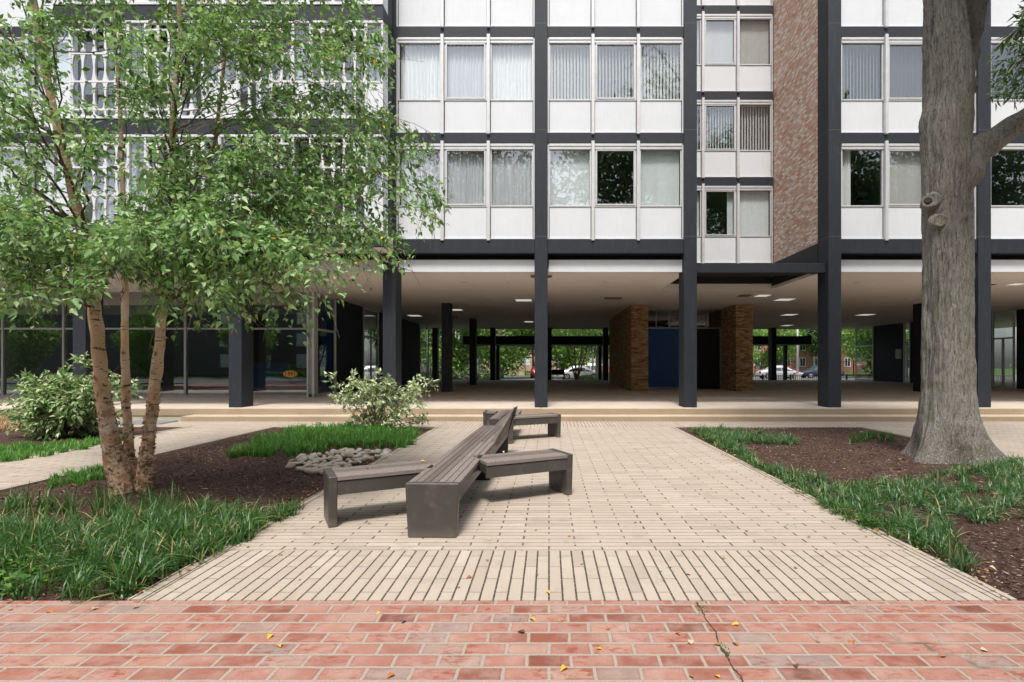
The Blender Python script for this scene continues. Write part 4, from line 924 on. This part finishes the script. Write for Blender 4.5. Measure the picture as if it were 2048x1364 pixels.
# hedges and shrubs behind
def shrub(name, x, y, z, rx, ry, rz_, n, ls, mat, lab, grp=None, twigs=True):
    o = empty(name, lab, 'shrub', (x, y, z), group=grp); v = rng.normal(0, 1, (n, 3)); v /= np.linalg.norm(v, axis=1, keepdims=True); v[:, 2] = abs(v[:, 2])
    q = v * rng.uniform(.55, 1.05, n)[:, None] * (rx, ry, rz_); q += .1 * rz_ * np.sin(q * 5)
    V, Fc = leaves(q, rng.normal(0, 1, (n, 3)) + v, v + rng.normal(0, .5, (n, 3)), ls * rng.uniform(.6, 1.3, n)); mesh_np('foliage', V, [Fc], M[mat], o)
    mb = MB()
    for i in range(5): mb.tube([(0, 0, 0), (rx * .5 * math.cos(i * 1.3), ry * .5 * math.sin(i * 1.3), rz_ * .7)], .02, 5)
    mb.build('stem', M['stem'], o); return o
for x, y, rx, h, lab in ((-10.3, 46.2, .9, 1.0, 'round shrub right of the parked cars'), (-6.7, 45, 1.2, .9, 'low shrub between the two rear columns'), (-5.0, 46, .9, .8, 'small shrub at the foot of the big trunk'), (-4.6, 66, 2.5, 1.5, 'clipped hedge left of the driveway gate'), (-9.5, 64, 2.5, 1.6, 'clipped hedge beside the lamp pole'),
                    (4.9, 46, 1.1, .8, 'yellow-green shrub by the white car'), (3.1, 45, .8, .5, 'low shrub left of the crape myrtle'), (6.2, 58, 1.6, 1.2, 'hedge before the red cars'), (34, 64, 3.5, 1.5, 'hedge right of the corner column'), (24, 68.8, 3.5, 1.4, 'hedge behind the silver car')):
    shrub('shrub', x, y, -.1, rx, .7, h, 900, .12, 'hedgeleaf', lab, 'shrubs beyond the passage')
shrub('hedge', 0, -18, -.1, 30, 1.0, 2.6, 9000, .3, 'hedgeleaf', 'long hedge across the street, mirrored in the shopfront glass')
# crape myrtle
cm = empty('crape_myrtle', 'slender red-brown multi-stemmed tree beyond the passage', 'tree', (2.2, 42, -.1)); mb = MB()
for k, (dx, dy) in enumerate(((-.9, 0), (-.2, .3), (.5, -.2), (1.0, .2))):
    mb.tube(spline([(0, 0, 0), (dx * .35, dy * .5, 1.2), (dx * .75, dy, 2.4), (dx * 1.1, dy * 1.3, 4.6)], 10), list(np.linspace(.085, .03, 10)), 7, .2)
mb.build('trunk', simple('red-brown bark', (.34, .16, .10), .8), cm, smooth=True)
n = 3600; v = rng.normal(0, 1, (n, 3)) * (1.4, 1.2, 1.0) + (0, 0, 3.9); V, Fc = leaves(v, rng.normal(0, 1, (n, 3)), rng.normal(0, .6, (n, 3)) + (0, 0, 1), .13 * rng.uniform(.6, 1.3, n)); mesh_np('crown', V, [Fc], M['farleaf'], cm)

# ------------------------------------------------------------------ cars
def car(label, x, y, rz, paint, L=4.6, H=1.45, Wd=1.8, suv=False, grp='parked cars beyond the passage'):
    o = empty('parked_car', label, 'car', (x, y, -.19), rz, grp); hl = L / 2
    st = [(-hl, .35, .62, .62, .80), (-hl + .12, .28, .72, .80, .90), (-hl + .75, .2, .78, .98, .97), (-hl + 1.05 if not suv else -hl + .35, .18, .80, 1.0 if not suv else 1.05, 1.0), (-.75, .18, .82, H - .05, 1.0), (0, .18, .82, H, 1.0), (.55, .18, .82, H - .06, 1.0), (1.3, .18, .82, .96, 1.0), (hl - .5, .2, .75, .80, .96), (hl - .1, .25, .66, .70, .88), (hl, .32, .55, .56, .78)]
    if suv: st[3] = (-hl + .6, .2, .88, H - .1, 1.0); st[2] = (-hl + .25, .2, .86, .98, .97)
    mb = MB(); k = 0; hw = Wd / 2
    for x_, zb, zt, zr, f in st:
        zr = max(zr, zt + .01); w1 = hw * f; wr = hw * f * (.74 if zr > zt + .2 else .9); zm = (zb + zt) / 2
        mb.v += [(x_, -w1 * .9, zb), (x_, -w1, zm), (x_, -w1 * .97, zt), (x_, -wr, zr - .04), (x_, -wr * .7, zr), (x_, wr * .7, zr), (x_, wr, zr - .04), (x_, w1 * .97, zt), (x_, w1, zm), (x_, w1 * .9, zb)]
    n = 10
    for i in range(len(st) - 1):
        for j in range(n): mb.f.append((i * n + j, i * n + (j + 1) % n, (i + 1) * n + (j + 1) % n, (i + 1) * n + j))
    mb.f += [tuple(range(n))[::-1], tuple((len(st) - 1) * n + j for j in range(n))]
    V = mb.v; b = mb.build('body', paint, o, smooth=True, bevel=.02)
    wm = MB()
    for i in range(3 if not suv else 2, 7):
        for a, c, sg in ((2, 3, -1), (7, 6, 1)):
            q = [V[i * n + a], V[(i + 1) * n + a], V[(i + 1) * n + c], V[i * n + c]]; cx = sum(p[0] for p in q) / 4; cz = sum(p[2] for p in q) / 4
            q = [(cx + (p[0] - cx) * .92, p[1] + sg * .012, cz + (p[2] - cz) * .8 - .01) for p in q]; k = len(wm.v); wm.v += q; wm.f.append((k, k + 1, k + 2, k + 3))
    for i, j in ((6, 7), (3, 4)):
        q = [V[i * n + 3], V[j * n + 3], V[j * n + 6], V[i * n + 6]]; q = [(p[0], p[1] * .93, p[2] + .03) for p in q]; k = len(wm.v); wm.v += q; wm.f.append((k, k + 1, k + 2, k + 3))
    wm.build('window', M['carglass'], o)
    for sx in (-hl + .85, hl - .85):
        for sy in (-1, 1):
            w_ = MB().tube([(sx, sy * (hw - .2), .32), (sx, sy * (hw + .01), .32)], .32, 20).build('wheel', M['tyre'], o); MB().tube([(sx, sy * (hw - .1), .32), (sx, sy * (hw + .025), .32)], .2, 14).build('rim', M['rim'], w_)
    for sy in (-1, 1):
        MB().box(-hl - .01, -hl + .12, sy * hw * .72 - .16, sy * hw * .72 + .16, .62, .78).build('taillight', M['red_light'], o); MB().box(hl - .14, hl + .01, sy * hw * .66 - .16, sy * hw * .66 + .16, .50, .62).build('headlight', M['head_light'], o)
    return o
pw, psil, pn, pr_, pdk, pg = carpaint('white car paint', (.75, .76, .78)), carpaint('silver car paint', (.50, .52, .53)), carpaint('navy car paint', (.025, .035, .06)), carpaint('red car paint', (.30, .02, .03)), carpaint('dark car paint', (.03, .03, .035)), carpaint('grey car paint', (.25, .26, .28))
car('silver sedan parked beyond the right brick pier', 25.2, 58, 0, psil); car('dark navy sedan parked next to the silver one', 30.6, 59.5, R(180), pn, 4.7); car('red car half hidden behind the silver and navy sedans', 28.5, 65, R(180), pr_)
car('white car beyond the crape myrtle', 3.1, 55, R(8), pw, 4.5); car('dark red car driving away on the driveway, half behind the central column', -1.15, 60, R(90), pr_, 4.5, 1.55, suv=True); car('silver sedan at the left end of the parking lot', -13.6, 54, R(165), psil); car('dark grey car beside the left silver sedan', -11.7, 52.5, R(170), pdk, 4.6)
car('white car mirrored behind the lobby glass', -17.5, 53, R(20), pw); car('red car at the right edge of the middle opening', 6.6, 62, R(70), pr_); car('white van-like car behind the red car', 6.0, 67, R(0), pw, suv=True, H=1.7); car('dark car seen through the glazed entrance at the right', 39.5, 60, 0, pg)

# ------------------------------------------------------------------ far walls, gate, poles, townhouse
gw = tag(MB().box(-5.2, -3.2, 69, 69.3, -.1, 1.7).build('garden_wall', M['brick_tan']), 'tan brick wall left of the driveway gate', 'wall'); gw = tag(MB().box(.4, 5.2, 69, 69.3, -.1, 1.7).build('garden_wall', M['brick_tan']), 'tan brick wall right of the driveway gate', 'wall')
def rail(name, lab, cat, x0, x1, y, h, step, m):
    o = empty(name, lab, cat, (x0, y, -.1)); mb = MB(); w_ = x1 - x0; n = int(w_ / step)
    MB().box(0, w_, -.02, .02, h - .08, h - .03).box(0, w_, -.02, .02, .1, .15).build('rail', m, o)
    for i in range(n + 1): mb.box(i * step - .012, i * step + .012, -.012, .012, .0, h)
    k = mb.build('pickets', m, o)
    for i in range(int(w_ / 2.4) + 1): MB().box(i * 2.4 - .05, i * 2.4 + .05, -.05, .05, -.1, h + .08).build('post', m, o)
    return o
rail('fence', 'black metal fence behind the sedans at the right', 'fence', 18, 50, 68.6, 1.9, .14, M['black']); rail('fence', 'black metal fence across the far end of the car park', 'fence', -26, -5.5, 70, 1.7, .14, M['black'])
gt = rail('gate', 'black sliding gate at the end of the driveway', 'gate', -3.1, .3, 68.8, 1.8, .16, M['black'])
MB().tube([(.1, 0, .2), (3.2, 0, 1.7)], .03, 6).build('brace', M['black'], gt)
rail('fence', 'low black picket railing behind the right opening', 'fence', 16, 40, 45.4, .55, .18, M['black'])
for x, y, h, lab in ((24.5, 52, 9, 'white lamp pole with a concrete foot in front of the navy sedan'), (-10.2, 60, 8, 'white pole among the trees left of the rear columns'), (5.0, 60, 8, 'white pole between the trees right of the driveway'), (-11.5, 50, 6, 'thin white pole by the parked cars')):
    o = empty('lamp_pole', lab, 'pole', (x, y, -.1)); MB().tube([(0, 0, 0), (0, 0, h)], [.11, .07], 10).build('pole', M['pole'], o, smooth=True); MB().tube([(0, 0, -.1), (0, 0, .55)], .3, 14).build('base', M['conc'], o); MB().box(-.35, .35, -.12, .12, h, h + .12).build('lamp_head', M['pole'], o)
th = empty('townhouse', 'red brick townhouse with white windows behind the parked sedans', 'building', (44, 95, -.1))
MB().box(-8, 12, 0, 8, 0, 9).build('wall', M['brick_red'], th); MB().prism([(-8.4, 9), (12.4, 9), (2, 12.5)], -.3, 8.3, 'y').build('roof', M['asphalt'], th)
for i in range(7):
    for k in range(3):
        x = -7 + i * 2.7; z = 1 + k * 2.9; f = MB().box(x, x + 1.1, -.06, .02, z, z + 1.6).build('window', M['white'], th); MB().box(x + .1, x + .5, -.075, -.061, z + .1, z + 1.5).box(x + .6, x + 1.0, -.075, -.061, z + .1, z + 1.5).build('pane', M['carglass'], f)
for x in (-4.2, 3.6): MB().tube([(x, -.2, 0), (x, -.2, 9)], .08, 8).build('downpipe', M['white'], th)
t2 = empty('townhouse', 'tan brick house glimpsed over the driveway gate', 'building', (0, 110, -.1)); MB().box(-14, 12, 0, 8, 0, 6).build('wall', M['brick_tan'], t2); MB().prism([(-14.4, 6), (12.4, 6), (-1, 9)], -.3, 8.3, 'y').build('roof', M['asphalt'], t2)
for i in range(7): MB().box(-12 + i * 3.4, -10.8 + i * 3.4, -.05, .02, 1.2, 2.8).build('window', M['white'], t2)

# ------------------------------------------------------------------ variegated bushes
def bush(name, lab, base, targets, tl, n_tw, nleaf, ls, mat, stem_r=.012, droop=.25, ok=None):
    o = empty(name, lab, 'shrub', base); b = np.array((0., 0, 0)); ln, rd, s_, d_, l_ = [], [], [], [], []
    for t_ in targets:
        e = np.array(t_) - np.array(base); s0 = rng.normal(0, .06, 3) * (1, 1, 0); m = (s0 + e) / 2 + rng.normal(0, .05, 3) + (0, 0, .08); c = spline([s0, m, e], 10); ln.append(c); rd.append(stem_r)
        for _ in range(n_tw):
            k = random.uniform(4.5, 9); i = min(int(k), 8); s_.append(c[i] + rng.normal(0, .03, 3)); d_.append(rng.normal(0, .6, 3) + (e / np.linalg.norm(e)) * .5 + (0, 0, .1)); l_.append(tl * random.uniform(.5, 1.2))
    V, Fc = tubes_np(np.array(ln), np.array(rd), .003, 5); mesh_np('stems', V, [Fc], M['stem'], o, smooth=True)
    pos, ax, nr, sz, tp = rot_twigs(np.array(s_), np.array(d_), np.array(l_), nleaf, ls, droop=droop, spread=.8)
    V, Fc = leaves(pos, ax, nr, sz, OAKL * (1, 1.5, 1)); mesh_np('foliage', V, [Fc], M[mat], o)
    return o
Yb = 11.45
tg = [P(x, y, Yb + random.uniform(-.45, .4)) for x, y in ((655, 748), (680, 760), (700, 742), (690, 785), (715, 780), (730, 760), (705, 745), (755, 740), (765, 755), (772, 738), (745, 790), (775, 775), (790, 750), (800, 765), (735, 800), (760, 810), (830, 760), (845, 752), (865, 755), (850, 780), (840, 795), (855, 805), (812, 790), (868, 760), (872, 838), (850, 835), (790, 838), (770, 845), (725, 835), (700, 838), (750, 830), (780, 860), (765, 865), (800, 825), (740, 775), (660, 775), (820, 815))]
bush('variegated_shrub', 'airy cream and green variegated shrub in front of the left front column', (-3.72, Yb, -.02), tg, .2, 10, 9, .085, 'varileaf', .013)
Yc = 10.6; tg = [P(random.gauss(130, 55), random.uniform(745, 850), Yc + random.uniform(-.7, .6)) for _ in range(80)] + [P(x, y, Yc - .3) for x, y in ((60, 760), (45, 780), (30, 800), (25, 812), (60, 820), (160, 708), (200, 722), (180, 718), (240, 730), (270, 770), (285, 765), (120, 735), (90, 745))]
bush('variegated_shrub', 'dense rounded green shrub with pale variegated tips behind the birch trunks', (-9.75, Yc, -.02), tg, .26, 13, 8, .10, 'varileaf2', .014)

# ------------------------------------------------------------------ grasses
def blades(name, pts, mat, n_per, L0, L1, w_, lean=.7, kind='stuff'):
    """arching strap leaves in clumps at pts (k,3)"""
    k = len(pts); n = k * n_per; c = np.repeat(pts, n_per, 0) + rng.normal(0, .03, (n, 3)) * (1, 1, 0); th = rng.uniform(0, 2 * math.pi, n); L = rng.uniform(L0, L1, n); le = rng.uniform(.15, 1, n) * lean
    o = np.stack([np.cos(th), np.sin(th), np.zeros(n)], 1); sd = np.stack([-np.sin(th), np.cos(th), np.zeros(n)], 1); sd += rng.normal(0, .25, (n, 3))
    Vs = []
    for j, t in enumerate((0, .35, .7, 1.0)):
        h = L * (t - .42 * le * t * t * 1.25); r = L * le * (t ** 1.6) * .85; p = c + o * r[:, None]; p[:, 2] += h; ww = w_ * (1, .95, .7, .08)[j]
        Vs += [p - sd * ww, p + sd * ww]
    V = np.stack(Vs, 1).reshape(-1, 3); b = (np.arange(n) * 8)[:, None, None]; q = np.array([(0, 1, 3, 2), (2, 3, 5, 4), (4, 5, 7, 6)])[None]; Fc = (b + q).reshape(-1, 4)
    ob = mesh_np(name, V, [Fc], mat); ob['kind'] = kind; return ob
def poly_pts(pix, n, dens=None):
    """scatter n ground points inside a photo-traced planting outline"""
    G = [((x - CX) * (EH / (y - HY)), EH * F / (y - HY)) for x, y in pix]; xs = [g[0] for g in G]; ys = [g[1] for g in G]; out = []
    def inside(x, y):
        r = False; j = len(G) - 1
        for i in range(len(G)):
            if (G[i][1] > y) != (G[j][1] > y) and x < (G[j][0] - G[i][0]) * (y - G[i][1]) / (G[j][1] - G[i][1]) + G[i][0]: r = not r
            j = i
        return r
    while len(out) < n:
        x, y = random.uniform(min(xs), max(xs)), random.uniform(min(ys), max(ys))
        if inside(x, y): out.append((x, y, bedh(x, y)))
    return np.array(out)
g1 = poly_pts([(-60, 1055), (-60, 1215), (60, 1160), (160, 1180), (240, 1195), (325, 1150), (440, 1090), (535, 1048), (505, 1035), (400, 1025), (300, 1025), (160, 1060)], 190)
blades('liriope', g1, M['blade'], 44, .10, .33, .0046, 1.5)
g1b = poly_pts([(-80, 1020), (-60, 1050), (160, 1040), (420, 1000), (560, 1020), (430, 1000), (300, 1000), (120, 1000)], 24); blades('liriope', g1b, M['blade'], 20, .14, .36, .0046, .8)
g1c = poly_pts([(20, 1190), (200, 1198), (420, 1120), (560, 1045), (600, 1020), (590, 1012), (400, 1100), (200, 1170)], 55); blades('liriope', g1c, M['blade'], 26, .10, .24, .0045, .95)
g2 = poly_pts([(455, 915), (520, 880), (600, 862), (700, 855), (840, 862), (838, 885), (800, 898), (700, 893), (600, 908)], 300); blades('grass_patch', g2, M['blade_bright'], 40, .10, .27, .0055, 1.0)
g3 = poly_pts([(1375, 860), (1470, 863), (1570, 872), (1590, 888), (1480, 888), (1530, 935), (1700, 975), (1850, 960), (1900, 945), (2100, 915), (2140, 1040), (1960, 1045), (1860, 1050), (1840, 1075), (1740, 1045), (1640, 1000), (1560, 965), (1480, 915), (1420, 880)], 300)
blades('liriope', g3, M['blade_blue'], 40, .08, .25, .0048, 1.5)
g3b = poly_pts([(1380, 862), (1430, 866), (1560, 950), (1700, 1020), (1850, 1075), (1835, 1092), (1720, 1052), (1600, 985), (1500, 925)], 150); blades('liriope', g3b, M['blade'], 34, .07, .2, .0046, 1.5)
g4 = poly_pts([(1840, 1070), (1900, 1060), (1960, 1150), (2000, 1180), (1900, 1130)], 16); blades('liriope', g4, M['blade_blue'], 26, .1, .24, .0048, .9)
g5 = poly_pts([(1720, 868), (1800, 872), (1800, 884), (1690, 884)], 22); blades('liriope', g5, M['blade'], 26, .1, .22, .005, .8)
g6 = poly_pts([(-60, 900), (160, 888), (250, 880), (205, 893), (100, 912), (-60, 935)], 170); blades('grass_patch', g6, M['blade_bright'], 26, .08, .2, .006, .8)
g7 = poly_pts([(100, 950), (200, 936), (240, 940), (180, 965), (100, 975)], 30); blades('grass_patch', g7, M['blade_bright'], 26, .05, .13, .005, .8)
g8 = poly_pts([(-200, 832), (70, 832), (90, 862), (-200, 862)], 500); g8[:, 2] += .02; blades('pine_straw', g8, M['straw'], 14, .08, .2, .006, 1.3)
# weed leaves in the left bed and below the bushes
def weeds(name, pts, mat, ls, n_per=14, lab=None):
    n = len(pts) * n_per; p = np.repeat(pts, n_per, 0) + rng.normal(0, .08, (n, 3)) * (1, 1, .5); p[:, 2] = abs(p[:, 2]) + .03
    V, Fc = leaves(p, rng.normal(0, 1, (n, 3)) * (1, 1, .3), rng.normal(0, .3, (n, 3)) + (0, 0, 1), ls * rng.uniform(.5, 1.3, n), LEAF * (1, 1.3, 1)); o = mesh_np(name, V, [Fc], mat); o['kind'] = 'stuff'
weeds('ground_cover', poly_pts([(40, 850), (190, 855), (215, 872), (60, 876)], 60), M['varileaf2'], .07); weeds('ground_cover', poly_pts([(-40, 1150), (60, 1150), (40, 1190), (-40, 1200)], 16), M['weed'], .05)
weeds('ground_cover', poly_pts([(560, 880), (600, 850), (640, 850), (600, 885)], 30), M['weed'], .06)
# mulch chips
for x0, x1, y0, y1, n in ((-6.2, -2.6, 3.25, 9, 15000), (2.9, 7.1, 3.25, 9, 15000), (-6.2, -2.6, 9, 12, 6000), (2.9, 7.1, 9, 12, 5000)):
    x = rng.uniform(x0, x1, n); y = y0 + (y1 - y0) * rng.random(n) ** 1.3; z = np.array([bedh(a, b) for a, b in zip(x, y)]) + rng.uniform(.002, .012, n)
    ch = LEAF.copy(); ch[:, 1] *= .7; ch[3] = (.95, .08, 0); V, Fc = leaves(np.stack([x, y, z], 1), rng.normal(0, 1, (n, 3)) * (1, 1, .25), rng.normal(0, .35, (n, 3)) + (0, 0, 1), rng.uniform(.012, .05, n) * (1 + 1.2 * (rng.random(n) < .04)), ch, .6); o = mesh_np('mulch_chips', V, [Fc], M['chip']); o['kind'] = 'stuff'

# ------------------------------------------------------------------ river stones
prot = []
for i in range(5):
    me = bpy.data.meshes.new('river_stone'); import bmesh
    bm = bmesh.new(); bmesh.ops.create_icosphere(bm, subdivisions=3, radius=1)
    for v in bm.verts: v.co = v.co * (1 + .22 * mnoise.noise(v.co * 1.1 + Vector((i * 7, 0, 0)))); v.co.z *= .6; v.co += .05 * mnoise.noise_vector(v.co * 2.3 + Vector((0, i * 3, 0))); v.co.y *= .8
    for f in bm.faces: f.smooth = True
    bm.to_mesh(me); bm.free(); me.materials.append(M['stone']); prot.append(me)
med = prot[2].copy(); med.materials.clear(); med.materials.append(M['stone_dark'])
pp = poly_pts([(575, 930), (600, 912), (690, 900), (795, 903), (780, 915), (725, 925), (660, 945), (590, 942)], 260)
pp = pp[np.argsort(pp[:, 1])]; placed = []
for q in pp:
    r = random.uniform(.028, .078) * (1.25 if random.random() < .2 else 1)
    if any((q[0] - a) ** 2 + (q[1] - b) ** 2 < (.72 * (r + c)) ** 2 for a, b, c in placed): continue
    placed.append((q[0], q[1], r)); dark = False
for i, (x, y, r) in enumerate(placed):
    dark = i == len(placed) * 2 // 3
    o = bpy.data.objects.new('river_stone', med if dark else prot[i % 5]); col.objects.link(o); o.location = (x, y, bedh(x, y) + r * .36 + random.uniform(0, .02)); o.scale = (r * random.uniform(.9, 1.3), r, r); o.rotation_euler = (random.uniform(-.3, .3), random.uniform(-.3, .3), random.uniform(0, 6))
    tag(o, 'dark blue-grey stone among the pale river stones' if dark else '%s rounded river stone %s of the pile, %s row' % ('large' if r > .07 else 'small' if r < .045 else 'medium', 'at the left end' if x < -3.45 else 'at the right end' if x > -2.85 else 'in the middle', 'front' if y < 7.6 else 'middle' if y < 8.0 else 'back'), 'stone', 'river stones in the left bed')

# ------------------------------------------------------------------ fallen leaves
lm = []
for nme, c in (('yellow', (.75, .42, .03)), ('orange-brown', (.42, .15, .04)), ('pale', (.62, .45, .28)), ('dark brown', (.10, .05, .03))):
    V, Fc = leaves(np.zeros((1, 3)), np.array([[1., 0, 0]]), np.array([[0, 0, 1.]]), [1.], LEAF * (1, 1.15, 2.2)); me = mesh_np('fallen_leaf', V, [Fc], simple(nme + ' dead leaf', c, .7)); lm.append((nme, me.data)); bpy.data.objects.remove(me)
def fallen(x, y, z, s, k, where):
    o = bpy.data.objects.new('fallen_leaf', lm[k][1]); col.objects.link(o); o.location = (x, y, z + .004); o.scale = (s, s, s); o.rotation_euler = (random.uniform(-.25, .25), random.uniform(-.25, .25), random.uniform(0, 6.28))
    big = 'large ' if s > .042 else ('tiny ' if s < .027 else ''); zone = ('by the left bed' if x < -1.6 else 'left of centre' if x < -.5 else 'at the centre' if x < .6 else 'right of centre' if x < 1.8 else 'by the right bed') + (' far back' if y > 7 else ' mid-way' if y > 4.6 else ' up front')
    tag(o, '%s%s fallen leaf on the %s, %s' % (big, lm[k][0], where, zone), 'leaf', 'fallen leaves on the ' + where)
def gp(px, py): Y = EH * F / (py - HY); return (px - CX) * Y / F, Y
for px, py, k in ((1060, 1238, 0), (1120, 1245, 0), (1133, 1335, 0), (1203, 1300, 0), (788, 1349, 1), (545, 1270, 0), (1050, 1267, 3), (182, 1221, 2), (265, 1218, 2), (1478, 1250, 0), (1384, 1290, 2), (1352, 1266, 1), (1476, 1293, 1), (1440, 1292, 1), (1704, 1282, 1), (1632, 1285, 1), (1388, 1357, 1), (1880, 1315, 1), (1440, 1357, 0), (760, 1225, 0), (1220, 1258, 1), (560, 1290, 0), (20, 1222, 1), (96, 1223, 1), (812, 1243, 3), (1590, 1330, 3), (1960, 1300, 2)):
    x, y = gp(px, py); fallen(x, y, 0, random.uniform(.03, .05), k, 'red brick')
for _ in range(62):
    px, py = random.uniform(420, 1800), 850 + 340 * random.random() ** .55; x, y = gp(px, py)
    if -2.4 < x < 2.7 and y > 3.3 and not (-1.3 < x < -.6 and y < 9): fallen(x, y, .002, random.uniform(.02, .042), random.choice((0, 1, 1, 1, 2, 1)), 'sand pavers')
for px, py in ((739, 938), (842, 924), (965, 880), (1006, 903)):
    Y = (EH - .452) * F / (py - HY); fallen((px - CX) * Y / F, Y, .452, .045, 0 if px < 900 else 2, 'bench seat')
for _ in range(40):
    x = random.choice((random.gauss(-2.66, .1), random.gauss(2.95, .1))); y = random.uniform(3.3, 8); fallen(x, y, bedh(x, y) + .03, random.uniform(.03, .05), random.choice((1, 1, 2, 0)), 'edge mulch')

# mossy crack across the red brick, litter along the bed edges
cr = [gp(x, y) for x, y in ((1392, 1204), (1404, 1222), (1412, 1240), (1430, 1262), (1438, 1290), (1452, 1308), (1462, 1330), (1482, 1356), (1490, 1380))]
p = spline([(x, y, .0) for x, y in cr], 60); V = []
for i, q in enumerate(p):
    w_ = .0015 + .008 * abs(mnoise.noise(Vector((i * .45, 0, 0)))) + (.006 if 32 < i < 40 else 0); dx = .012 * mnoise.noise(Vector((i * .5, 4, 0)))
    V += [(q[0] - w_ + dx, q[1], .0045), (q[0] + dx, q[1], .007), (q[0] + w_ + dx, q[1], .0045)]
f = [(3 * i + a, 3 * i + a + 1, 3 * i + a + 4, 3 * i + a + 3) for i in range(59) for a in (0, 1)]
o = mesh_np('moss', V, [np.array(f)[:, ::-1]], simple('crack moss', (.06, .055, .03), .95, bump=.5)); o['kind'] = 'stuff'
cw = np.array([(gp(x, y) + (0,)) for x, y in ((1398, 1210), (1405, 1216), (1409, 1228), (1430, 1290), (1455, 1300), (1340, 1142), (1580, 1052), (1592, 1050), (1400, 928), (1412, 927), (1320, 1160))])
blades('crack_weeds', cw, M['blade_bright'], 6, .01, .03, .003, 1.4)
n = 900; sd = rng.random(n) < .5; x = np.where(sd, -2.62 + rng.normal(0, .06, n), 2.92 + rng.normal(0, .07, n)); y = rng.uniform(3.25, 9, n)
V, Fc = leaves(np.stack([x, y, np.full(n, .012)], 1), rng.normal(0, 1, (n, 3)) * (1, 1, .2), rng.normal(0, .3, (n, 3)) + (0, 0, 1), rng.uniform(.01, .035, n)); o = mesh_np('leaf_litter', V, [Fc], M['litter']); o['kind'] = 'stuff'
